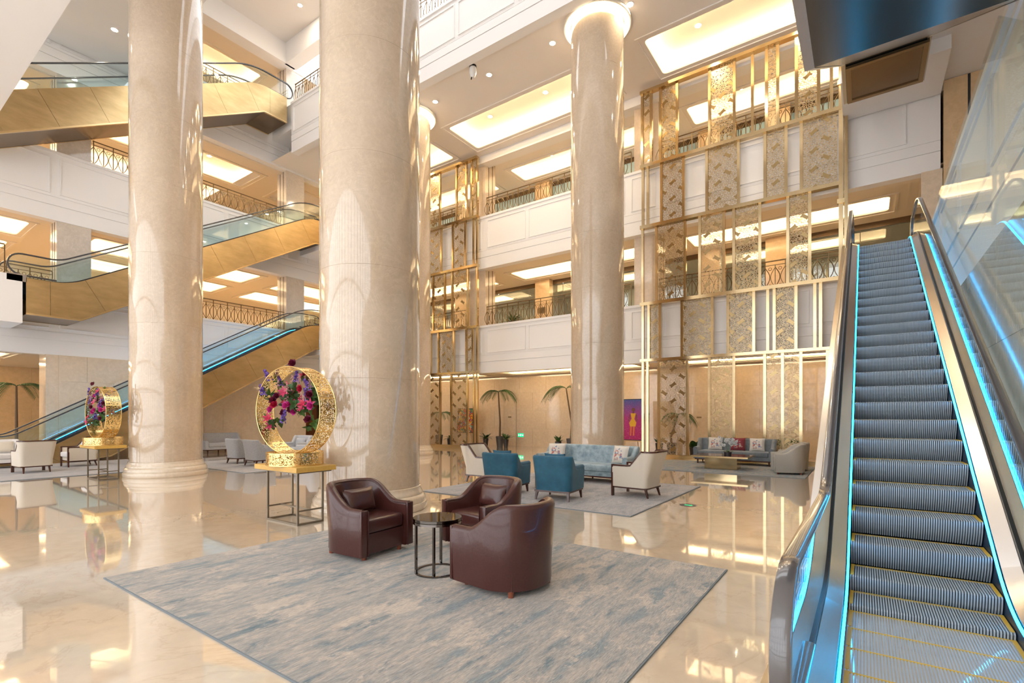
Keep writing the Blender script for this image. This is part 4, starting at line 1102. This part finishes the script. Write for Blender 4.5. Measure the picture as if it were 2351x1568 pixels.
def spike_mesh(name, mat, L=.24, r=.06, n=46, rs=.024):
    rnd = random.Random(3); mb = MB()
    for k in range(n):
        u = rnd.random(); a = rnd.random() * 6.28; rr = r * (1 - .7 * u) * (.6 + .4 * rnd.random())
        c = (rr * math.cos(a), rr * math.sin(a), L * u)
        for q in range(5):
            addrot(mb, petal(rs, rs * .9, rs * .3, 2), Matrix.Rotation(a, 3, 'Z') @ Matrix.Rotation(math.radians(70), 3, 'Y') @ Matrix.Rotation(2 * math.pi * q / 5, 3, 'Z'), c)
    return mb.mesh(name, mat, 60)
def leaf_mesh(name, mat, L=.13, w=.065, n=5):
    mb = MB()
    for k in range(n):
        addrot(mb, petal(L * (1 - .1 * k), w, -L * .2), Matrix.Rotation(k * 2.3, 3, 'Z') @ Matrix.Rotation(-.4 - .15 * k, 3, 'Y'))
    return mb.mesh(name, mat, 60)
def mist_mesh(name, mat, L=.22):
    rnd = random.Random(5); mb = MB(); mb.tube([(0, 0, 0), (.01, 0, L * .5), (.03, 0, L)], .003, 4)
    for k in range(70):
        u = .25 + .75 * rnd.random(); a = rnd.random() * 6.28; rr = .05 * (1.1 - u) + .008
        c = Vector((.03 * u + rr * math.cos(a), rr * math.sin(a), L * u)); s = .006
        mb.add([c + Vector((s, 0, 0)), c + Vector((-s, 0, 0)), c + Vector((0, s, 0)), c + Vector((0, -s, 0)), c + Vector((0, 0, s)), c + Vector((0, 0, -s))],
               [(0, 2, 4), (2, 1, 4), (1, 3, 4), (3, 0, 4), (2, 0, 5), (1, 2, 5), (3, 1, 5), (0, 3, 5)])
    return mb.mesh(name, mat)
FL = {'wine_peony': rose_mesh('wine_peony', 'petal_wine', .10), 'red_rose': rose_mesh('red_rose', 'petal_red', .095), 'magenta_rose': rose_mesh('magenta_rose', 'petal_magenta', .095),
      'red_lily': lily_mesh('red_lily', 'petal_red'), 'pink_lily': lily_mesh('pink_lily', 'petal_pink', .125), 'violet_spike': spike_mesh('violet_spike', 'petal_violet'),
      'leaf_spray': leaf_mesh('leaf_spray', 'leaf'), 'bright_leaf_spray': leaf_mesh('bright_leaf_spray', 'leaf_bright', .11, .055, 6), 'pink_mist': mist_mesh('pink_mist', 'petal_mist')}
def console(label, x, y):
    t = thing('console_table', label, 'table', (x, y, 0))
    rounded(1.16, .66, .075, .004, 1, (0, 0, .795)).build('tabletop', 'wood_honey', t)
    MB().box(-.53, .53, -.28, .28, .775, .795).build('top_frame', 'olive_metal', t)
    a, b, w = .41, .205, .014
    for sx in (-1, 1):
        for sy in (-1, 1): MB().box(sx * a - w, sx * a + w, sy * b - w, sy * b + w, 0, .775).build('leg', 'olive_metal', t)
    for sy in (-1, 1): MB().box(-a + w, a - w, sy * b - w, sy * b + w, .0, .028).build('bottom_bar', 'olive_metal', t)
    for sx in (-1, 1):
        MB().box(sx * a - w, sx * a + w, -b + w, b - w, .0, .028).build('bottom_bar', 'olive_metal', t)
        MB().box(sx * a - w * .8, sx * a + w * .8, -b + w, b - w, .20, .222).build('stretcher', 'olive_metal', t)
    MB().box(-a + w, a - w, -w * .8, w * .8, .20, .222).build('stretcher', 'olive_metal', t)
def ring(label, x, y, z, th, seed, dens=1.0):
    t = thing('flower_ring', label, 'sculpture', (x, y, z), th); rnd = random.Random(seed)
    # drum
    mb = MB(); dr, dh = .41, .185
    pierced(mb, lambda u, v: (dr * math.cos(2 * math.pi * u), dr * math.sin(2 * math.pi * u), .004 + dh * v), 230, 15, True, rnd, .60)
    o = mb.build('drum', 'ring_gold', t); md = o.modifiers.new('s', 'SOLIDIFY'); md.thickness = .004
    MB().lathe([(dr - .006, dh), (dr + .006, dh), (dr + .006, dh + .008), (dr - .006, dh + .008), (dr - .006, dh)], 60, caps=False).build('drum_rim', 'ring_gold', t)
    MB().lathe([(dr - .006, 0), (dr + .006, 0), (dr + .006, .01), (dr - .006, .01), (dr - .006, 0)], 60, caps=False).build('drum_rim', 'ring_gold', t)
    R0, c, hd = .665, dh + .665 - .02, .16
    mb = MB()
    pierced(mb, lambda u, v: (R0 * math.cos(2 * math.pi * u), -hd + 2 * hd * v, c + R0 * math.sin(2 * math.pi * u)), 320, 24, True, rnd, .58)
    o = mb.build('ring_band', 'ring_gold', t); md = o.modifiers.new('s', 'SOLIDIFY'); md.thickness = .004
    for yy in (-hd, hd):
        MB().tube([(R0 * math.cos(2 * math.pi * k / 72), yy, c + R0 * math.sin(2 * math.pi * k / 72)) for k in range(72)], .008, 6, closed=True).build('ring_rim', 'ring_gold', t, 50)
    for k in range(8):
        a = 2 * math.pi * (k + .35) / 8
        MB().tube([(R0 * math.cos(a), -hd, c + R0 * math.sin(a)), (R0 * math.cos(a), hd, c + R0 * math.sin(a))], .007, 5).build('ring_strut', 'ring_gold', t)
    def put(kind, u, v, y, face=None, s=1.0):
        """u,v in ring radii from the centre"""
        o_ = inst(FL[kind], kind, t, (u * R0, y, c + v * R0), face or (math.radians(75) + rnd.uniform(-.3, .3), rnd.uniform(-.4, .4), rnd.uniform(-.4, .4)), (s, s, s))
    spots = [('wine_peony', -.46, .22), ('red_rose', .18, .50), ('magenta_rose', .03, .10), ('red_lily', -.70, -.18), ('pink_lily', .55, .14), ('red_lily', .28, .16), ('red_lily', .30, .80), ('pink_lily', -.28, .42), ('magenta_rose', -.50, .02),
             ('violet_spike', -.32, -.28), ('violet_spike', .40, .22), ('violet_spike', -.74, .35), ('violet_spike', -.66, .70), ('wine_peony', .42, -.22), ('magenta_rose', .72, .10), ('violet_spike', .50, .46), ('pink_mist', -.24, .10), ('pink_mist', -.10, .38), ('pink_mist', .58, .44), ('pink_mist', -.4, .45),
             ('violet_spike', .10, .64), ('pink_lily', -.80, -.36), ('red_rose', -.40, .12), ('wine_peony', .68, .34), ('wine_peony', -.02, 1.08)]
    for kd, u, v in spots:
        put(kd, u, v, -hd * .7 + rnd.uniform(-.08, .12), (rnd.uniform(-.3, .3), rnd.uniform(-.5, .3), 0) if kd in ('violet_spike', 'pink_mist') else None, .80)
    for k in range(22):
        kd = ('pink_mist', 'violet_spike', 'red_lily', 'magenta_rose', 'pink_lily', 'wine_peony', 'pink_mist')[k % 7]
        put(kd, rnd.uniform(-.55, .72), rnd.uniform(-.08, .66), rnd.uniform(-.10, .12), (rnd.uniform(-.3, .3), rnd.uniform(-.7, .7), 0) if kd in ('violet_spike', 'pink_mist') else None, .72)
    for k in range(int(46 * dens)):
        kd, u, v = rnd.choice(spots[:24]); put('leaf_spray' if k % 3 else 'bright_leaf_spray', u + rnd.uniform(-.12, .12), v + rnd.uniform(-.14, .10), rnd.uniform(-.06, .10), (rnd.uniform(0, 6), rnd.uniform(0, 6), rnd.uniform(0, 6)))
    return t
console('honey wood console on a bronze frame beside the brown leather chairs', -7.21, 4.37)
ring('large pierced gold flower ring on the console beside the leather chairs', -7.18, 4.36, .872, math.radians(11), 11)
console('honey wood console on a bronze frame beside the cream armchairs', -16.05, 4.42)
ring('pierced gold flower ring seen nearly edge on, on the console by the cream armchairs', -16.05, 4.42, .872, math.radians(3), 23)

# ------------------------------------------------------------------ plants
def frond(L, droop, n=22, leafL=.32, mat='leaf'):
    mb = MB(); pts = []
    for i in range(n + 1):
        u = i / n; pts.append(Vector((L * (u - .12 * u * u * droop), 0, L * (.62 * u - droop * .95 * u * u))))
    mb.tube(pts, .012, 4, r2=.003)
    for i in range(2, n + 1):
        u = i / n; tg = (pts[i] - pts[i - 1]).normalized()
        ll = leafL * (.55 + .9 * math.sin(math.pi * min(1, u * .92)) * .6)
        for s in (-1, 1):
            for q in (0,):
                p = pts[i] - (pts[i] - pts[i - 1]) * q
                d = (tg * .62 + Vector((0, s * .85, -.25))).normalized(); e = p + d * ll + Vector((0, 0, -(.10 + .25 * u) * ll)); wv = tg * .019
                mid = p + d * ll * .5 + Vector((0, 0, .03 * ll))
                mb.add([p, mid + wv, e, mid - wv], [(0, 1, 2, 3)])
    return mb
def pot(t, r0, r1, h, mat):
    MB().lathe([(0, 0), (r0, 0), (r1, h), (r1 - .02, h), (r1 - .03, h - .05), (0, h - .05)], 24, caps=False).build('pot', mat, t, 40)
    MB().lathe([(0, 0), (r1 - .035, 0)], 20, (0, 0, h - .045), False).build('soil', 'soil', t)
def palm(label, loc, th, nf, fl, lean=0.0, potm='pot_grey', potd=(.16, .22, .55), droop=.95, rz=0.0, spread=None):
    t = thing('potted_palm', label, 'plant', loc, rz)
    pot(t, *potd, potm)
    top = (lean, 0, th)
    MB().tube([(0, 0, potd[2] - .05), (-lean * .15, 0, th * .45), (lean * .5, 0, th * .75), top], .055, 8, r2=.028).build('trunk', 'trunk', t, 60)
    for k in range(nf):
        a = (2 * math.pi * k / nf + .3) if spread is None else spread[k]
        frond(fl * (1 - .12 * (k % 3)), droop + .12 * (k % 2)).build('frond', 'leaf', t, None, top, (0, 0, a))
    return t
def bush(label, loc, n, L, w, potm, potd, mat='leaf', arch=.5, cat='plant', name='potted_plant'):
    t = thing(name, label, cat, loc); rnd = random.Random(hash(label) % 999 if False else len(label)); pot(t, *potd, potm)
    for k in range(n):
        a = k * 2.4; e = rnd.uniform(.35, 1.25); LL = L * rnd.uniform(.7, 1.1); rows = []
        for i in range(7):
            u = i / 6; rr = LL * math.cos(e) * u; z = LL * (math.sin(e) * u - arch * .45 * u * u); ww = w * math.sin(math.pi * (.06 + .9 * u) ** .75) * .5 + .002
            ca, sa = math.cos(a), math.sin(a)
            rows.append([(rr * ca - s * ww * sa, rr * sa + s * ww * ca, z - abs(s) * -.15 * ww) for s in (-1, 0, 1)])
        MB().grid(rows).build('leaf', mat, t, 60, (0, 0, potd[2] - .04))
    return t
palm('tall arching palm in a grey planter between two small ferns', (-15.55, 20.9, 0), 2.85, 8, 1.2, -.10, spread=[.1, .5, 2.7, 3.2, 3.6, 5.9, 2.9, .25])
bush('spiky fern in a black pot on the palm trunk side nearest the painting', (-16.25, 20.6, 0), 20, .72, .10, 'pot', (.10, .15, .42), arch=.9)
bush('spiky fern in a black pot on the palm trunk side nearest the door', (-14.95, 20.6, 0), 20, .72, .10, 'pot', (.10, .15, .42), arch=.9)
palm('tall leaning palm in a grey planter beside the glowing topped column', (-11.25, 20.7, 0), 2.9, 8, 1.5, -.25, spread=[2.8, 3.2, 3.6, .2, .6, 3.0, 5.9, 3.9])
bush('broad leaved plant in a black pot beside the leaning palm', (-11.85, 20.55, 0), 12, .50, .15, 'pot', (.11, .16, .40))
palm('slender palm in a grey planter behind the wide gold screen', (-6.5, 20.6, 0), 1.65, 6, .95, .25, potd=(.16, .20, .5), spread=[2.6, 3.5, .2, .7, 5.8, 4.6])
bush('broad leaved plant in a black pot beside the wide gold screen edge', (-7.0, 20.55, 0), 11, .48, .15, 'pot', (.11, .16, .48))
bush('leafy monstera in a dark pot behind the wide gold screen', (-5.55, 20.4, 0), 14, .55, .26, 'pot', (.14, .18, .35), arch=.7)
palm('bushy parlour palm behind the slate grey sofa', (-3.05, 20.3, 0), .55, 11, 1.35, .0, potd=(.16, .22, .45), droop=.55)
palm('curved palm behind the narrow gold screen', (-19.6, 20.6, 0), 1.75, 6, 1.0, .2, spread=[.1, .5, 2.7, 3.4, 5.8, .9])
bush('dark trailing plant behind the narrow gold screen base', (-18.4, 20.2, 0), 16, .5, .10, 'pot', (.13, .17, .40), arch=1.0)
bush('palm like plant on the first gallery at the railing end', (-14.3, 20.3, Z2 - .05), 22, .95, .10, 'pot', (.15, .2, .35), arch=.9)
palm('arching palm in the golden marble lounge by the corner pillar', (-26.3, 4.6, 0), 2.75, 7, 1.2, .0, spread=[4.2, 4.7, 5.2, 3.6, 1.0, 2.2, 1.4])
palm('low palm in the golden marble lounge behind the escalator handrail', (-25.2, 3.2, 0), .7, 9, 1.1, .0, droop=.6)
bush('dark plant in the golden marble lounge beside the sofa backs', (-29.5, 2.9, 0), 12, .5, .1, 'pot', (.13, .17, .5))
bush('tall dark leafed plant near the timber double doors', (-26.2, 18.7, 0), 18, .8, .14, 'pot_grey', (.18, .26, .75))
# orchid on the brass table
t = thing('orchid_pot', 'white orchid in a short glass pot on the brass coffee table', 'plant', (-3.35, 15.95, RUGZ + .412))
MB().lathe([(0, 0), (.10, 0), (.11, .11), (.10, .11), (0, .10)], 20, caps=False).build('pot', 'pot', t, 40)
rnd = random.Random(4)
for k in range(9):
    a = k * 2.4; LL = .26
    rows = []
    for i in range(6):
        u = i / 5; rr = LL * .75 * u; z = LL * (.8 * u - .7 * u * u); ww = .05 * math.sin(math.pi * (.1 + .85 * u)) * .5 + .002
        rows.append([(rr * math.cos(a) - s * ww * math.sin(a), rr * math.sin(a) + s * ww * math.cos(a), z) for s in (-1, 0, 1)])
    MB().grid(rows).build('leaf', 'leaf', t, 60, (0, 0, .09))
om = rose_mesh('bloom', 'petal_white', .055)
for k in range(5):
    a = k * 1.3; top = Vector((.17 * math.cos(a), .10 * math.sin(a), .40 + .06 * (k % 3)))
    MB().tube([(0, 0, .08), (top.x * .3, top.y * .3, .30), tuple(top)], .004, 5).build('stem', 'leaf_bright', t)
    for q in range(6): inst(om, 'bloom', t, tuple(top + Vector((rnd.uniform(-.09, .09), rnd.uniform(-.07, .05), rnd.uniform(-.10, .05)))), (rnd.uniform(.8, 1.9), rnd.uniform(-.5, .5), rnd.uniform(-.6, .6)))

# ------------------------------------------------------------------ paintings on easels
def canvas_mat(name, kind):
    m = P(name, (.5, .1, .3), .55); n, l, b = nodes(m); v = wpos(m, local=True)
    sep = n.new('ShaderNodeSeparateXYZ'); l.new(v, sep.inputs[0])
    if kind == 'sky':
        f = noise(m, v, 6, 5, .7); ad = n.new('ShaderNodeMath'); ad.operation = 'MULTIPLY_ADD'; ad.inputs[1].default_value = .5
        l.new(f, ad.inputs[0]); l.new(sep.outputs[2], ad.inputs[2])
        r = ramp(m.node_tree, [(.15, (.42, .0, .12)), (.55, (.45, .02, .20)), (.95, (.10, .10, .38)), (1.0, (.0, .22, .50))])
        mp = n.new('ShaderNodeMapRange'); mp.inputs[1].default_value = 0.0; mp.inputs[2].default_value = 2.0; l.new(ad.outputs[0], mp.inputs[0]); l.new(mp.outputs[0], r.inputs[0])
        vo = n.new('ShaderNodeTexVoronoi'); vo.inputs['Scale'].default_value = 26; l.new(v, vo.inputs['Vector'])
        r2 = ramp(m.node_tree, [(.10, (1, 1, 1)), (.16, (0, 0, 0))]); l.new(vo.outputs['Distance'], r2.inputs[0])
        hs = n.new('ShaderNodeMix'); hs.data_type = 'RGBA'; hs.blend_type = 'ADD'; hs.inputs[0].default_value = .7; l.new(vo.outputs['Color'], hs.inputs[6]); hs.inputs[7].default_value = (.2, .05, .0, 1)
        l.new(mixc(m, r2.outputs[0], r.outputs[0], hs.outputs[2]), b.inputs['Base Color'])
    else:
        vo = n.new('ShaderNodeTexVoronoi'); vo.inputs['Scale'].default_value = 5.5
        nz = n.new('ShaderNodeTexNoise'); nz.inputs['Scale'].default_value = 4; l.new(v, nz.inputs['Vector'])
        ad = n.new('ShaderNodeVectorMath'); ad.operation = 'ADD'; l.new(v, ad.inputs[0]); l.new(nz.outputs['Color'], ad.inputs[1]); l.new(ad.outputs[0], vo.inputs['Vector'])
        r = ramp(m.node_tree, [(0, (.55, .05, .02)), (.18, (.85, .42, .03)), (.34, (.05, .18, .22)), (.48, (.65, .12, .03)), (.60, (.10, .35, .18)), (.74, (.60, .62, .55)), (.86, (.06, .12, .35)), (.95, (.80, .60, .08))])
        r.color_ramp.interpolation = 'CONSTANT'; sp = n.new('ShaderNodeSeparateColor'); l.new(vo.outputs['Color'], sp.inputs[0]); l.new(sp.outputs[0], r.inputs[0]); l.new(r.outputs[0], b.inputs['Base Color'])
canvas_mat('canvas_dusk', 'sky'); canvas_mat('canvas_shards', 'cells')
P('paint_yellow', (.80, .42, .01), .5); P('paint_skin', (.20, .06, .03), .5); P('paint_orange', (.75, .16, .02), .5)
def painting(label, loc, rz, w, h, z0, mat, figure):
    t = thing('easel_painting', label, 'painting', loc, rz)
    lean = -.09
    f = bpy.data.objects.new('picture', None)
    c = MB().box(-w / 2, w / 2, -.012, .012, 0, h).build('canvas', mat, t, None, (0, 0, z0), (lean, 0, 0))
    for b in ((-w / 2 - .03, w / 2 + .03, -.03, 0), (-w / 2 - .03, w / 2 + .03, h, h + .03), (-w / 2 - .03, -w / 2, 0, h), (w / 2, w / 2 + .03, 0, h)):
        MB().box(b[0], b[1], -.025, .03, b[2], b[3]).build('frame_bar', 'black_plastic', t, None, (0, 0, z0), (lean, 0, 0))
    if figure:
        def flat(poly, mt): MB().prism(poly, 'y', -.016, -.0125).build('painted_shape', mt, c)
        flat([(-.10 * w, .33 * h), (.17 * w, .33 * h), (.20 * w, .42 * h), (.10 * w, .52 * h), (.16 * w, .66 * h), (-.10 * w, .66 * h), (-.04 * w, .52 * h), (-.15 * w, .42 * h)], 'paint_yellow')
        flat([(.03 * w + .09 * w * math.cos(k * .628), .75 * h + .045 * h * math.sin(k * .628)) for k in range(10)], 'paint_skin')
        flat([(-.01 * w, .655 * h), (.07 * w, .655 * h), (.06 * w, .72 * h), (.0, .72 * h)], 'paint_skin')
        for sx in (-.05, .09): flat([((sx - .03) * w, .10 * h), ((sx + .03) * w, .10 * h), ((sx + .05) * w, .33 * h), ((sx - .04) * w, .33 * h)], 'paint_orange')
        flat([(.15 * w, .64 * h), (.21 * w, .62 * h), (.26 * w, .45 * h), (.22 * w, .45 * h)], 'paint_skin')
        flat([(-.10 * w, .64 * h), (-.15 * w, .62 * h), (-.20 * w, .46 * h), (-.16 * w, .46 * h)], 'paint_skin')
    for s in (-1, 1): MB().bar((s * w * .34, .22, z0 + h * .8), (s * w * .42, .06, .005), .03).build('easel_leg', 'pine', t)
    MB().bar((0, .24, z0 + h * .8), (0, .60, .005), .03).build('easel_leg', 'pine', t)
    MB().box(-w * .55, w * .55, -.05, .03, z0 - .07, z0 - .03).build('easel_ledge', 'pine', t)
painting('dusk coloured painting of a dancer in a yellow dress on a pine easel', (-7.95, 19.9, 0), -.15, .95, 1.68, .62, 'canvas_dusk', True)
painting('bright abstract shard painting on a pine easel behind the narrow gold screen', (-18.0, 21.0, 0), 0.0, 1.15, 1.28, .72, 'canvas_shards', False)

# ------------------------------------------------------------------ doors, signs, fittings
for n, (x0, x1, zt_) in enumerate(((-16.05, -15.25, 2.55), (-6.35, -5.15, 2.55))):
    d = struct(MB().box(x0, x1, 21.93, 21.972, .005, zt_).build('door_%d' % (n + 1), 'wall_marble'))
    f = .012
    for b in ((x0 - f, x0, 0, zt_), (x1, x1 + f, 0, zt_), (x0 - f, x1 + f, zt_, zt_ + f)): MB().box(b[0], b[1], 21.928, 21.973, b[2], b[3]).build('door_gap', 'joint', d)
    MB().box((x0 + x1) / 2 - .10, (x0 + x1) / 2 + .10, 21.915, 21.93, 1.52, 1.58).build('name_plate', 'plaque', d)
d = struct(MB().box(-28.3, -28.24, 16.0, 18.6, 0, 3.4).build('door_3', 'wood_door'))
for y in (16.7, 17.35): MB().box(-28.24, -28.20, y, y + .6, .06, 2.5).build('door_leaf', 'wood_door', d)
for y in (17.24, 17.42): MB().tube([(-28.17, y, .9), (-28.17, y, 1.35)], .018, 8).build('door_handle', 'gold_trim', d, 50)
def exit_sign(label, loc, rz, w, h):
    t = thing('exit_sign', label, 'sign', loc, rz)
    MB().box(-w / 2 - .01, w / 2 + .01, -.02, .02, -.01, h + .01).build('housing', 'white_plastic', t)
    MB().box(-w / 2, w / 2, -.026, -.02, 0, h).build('face', 'exit_green', t)
    s = MB()
    s.prism([(-.03 * w / .36, .25 * h), (.02, .25 * h), (.035, .8 * h), (-.02, .8 * h)], 'y', -.029, -.026)
    for sg in (-1, 1):
        s.prism([(sg * .08, .4 * h), (sg * .13, .4 * h), (sg * .13, .25 * h), (sg * .165, .5 * h), (sg * .13, .75 * h), (sg * .13, .6 * h), (sg * .08, .6 * h)], 'y', -.029, -.026)
    s.build('pictogram', 'exit_white', t)
exit_sign('small lit green exit sign low on the marble wall between the palms', (-14.93, 21.95, .49), 0, .36, .20)
exit_sign('small lit green exit sign in the golden marble lounge', (-27.5, 4.0, .72), F_PX - 1.2, .5, .12)
t = thing('floor_sticker', 'round green exit sticker on the marble floor beside the grey rug', 'sticker', (-2.61, 9.21, 0))
MB().lathe([(0, .001), (.15, .001), (.15, .003), (0, .003)], 28, caps=False).build('disc', 'pot_grey', t)
MB().prism([(-.06, -.03), (.04, -.03), (.04, -.06), (.09, 0), (.04, .06), (.04, .03), (-.06, .03)], 'z', .0031, .0045).build('arrow', 'exit_green', t)
t = thing('gallery_sign', 'small bronze sign fixed to the rear gallery pillar', 'sign', (-14.2, 22.88, 7.3))
MB().box(-.22, .22, -.02, 0, -.16, .16).build('plate', 'plaque', t)
# security camera under the lobby ceiling
t = thing('security_camera', 'white dome security camera hanging from the lobby ceiling', 'camera', (-11.6, 13.95, 14.3))
MB().lathe([(0, 0), (.13, 0), (.13, -.05), (0, -.06)], 24, caps=False).build('mount', 'black_plastic', t, 40)
MB().lathe([(0, -.05), (.12, -.06), (.13, -.25), (.10, -.36), (.06, -.42), (0, -.43)], 24, caps=False).build('housing', 'white_plastic', t, 40)
MB().tube([(-.02, -.04, -.40), (-.03, -.06, -.50)], .022, 8).build('lens', 'black_plastic', t, 40)
# round downlights
lm = MB().lathe([(0, 0), (.085, 0)], 20, caps=False).mesh('lamp', 'lamp_glow'); tm = MB().lathe([(.085, .004), (.115, .002), (.118, .012), (.085, .012)], 24, caps=False).mesh('trim', 'lamp_trim')
def downlight(x, y, z, where):
    t = thing('downlight', 'small round white downlight ' + where, 'light', (x, y, z - .014), 0, 'downlights ' + where)
    inst(lm, 'lamp', t, (0, 0, .001)); inst(tm, 'trim', t)
for x in (-19.6, -16.9, -14.15, -11.4, -8.67, -5.9, -3.2, -.5): downlight(x, 14.65, 14.3, 'in the flat ceiling strip between lobby columns')
for a, b in bays:
    for k in (.22, .62): downlight(a + (b - a) * k, 17.35, 14.3 + .48, 'inside the large lit coffers of the lobby ceiling')
    downlight(a + (b - a) * .3, 21.6, 14.25 + .48, 'inside the second gallery coffers behind the screens'); downlight(a + (b - a) * .3, 21.6, 8.95 + .48, 'inside the first gallery coffers behind the screens')
for x, y, z, wh in ((-21.7, 6.3, 15.3, 'above the topmost golden escalator'), (-21.2, 13.1, ROOF, 'in the roof over the high balcony corner'), (-16, 13.1, ROOF, 'in the roof beside the skylight bars'), (-21.7, 1.5, 15.3, 'above the foot of the topmost escalator')): downlight(x, y, z, wh)
for z in (8.95, 14.25):
    for y0, y1 in wb: downlight(-27, y0 + (y1 - y0) * .7, z + .48, 'inside the %s gallery coffers nearest the golden escalators' % ('first' if z < 9 else 'second')); downlight(-30.6, y0 + (y1 - y0) * .6, z + .48, 'inside the %s gallery coffers farther from the golden escalators' % ('first' if z < 9 else 'second'))
for a, b in bays:
    for k in (.2, .5, .8): downlight(a + (b - a) * k, 24.0, 8.95, 'behind the first gallery shop glass')
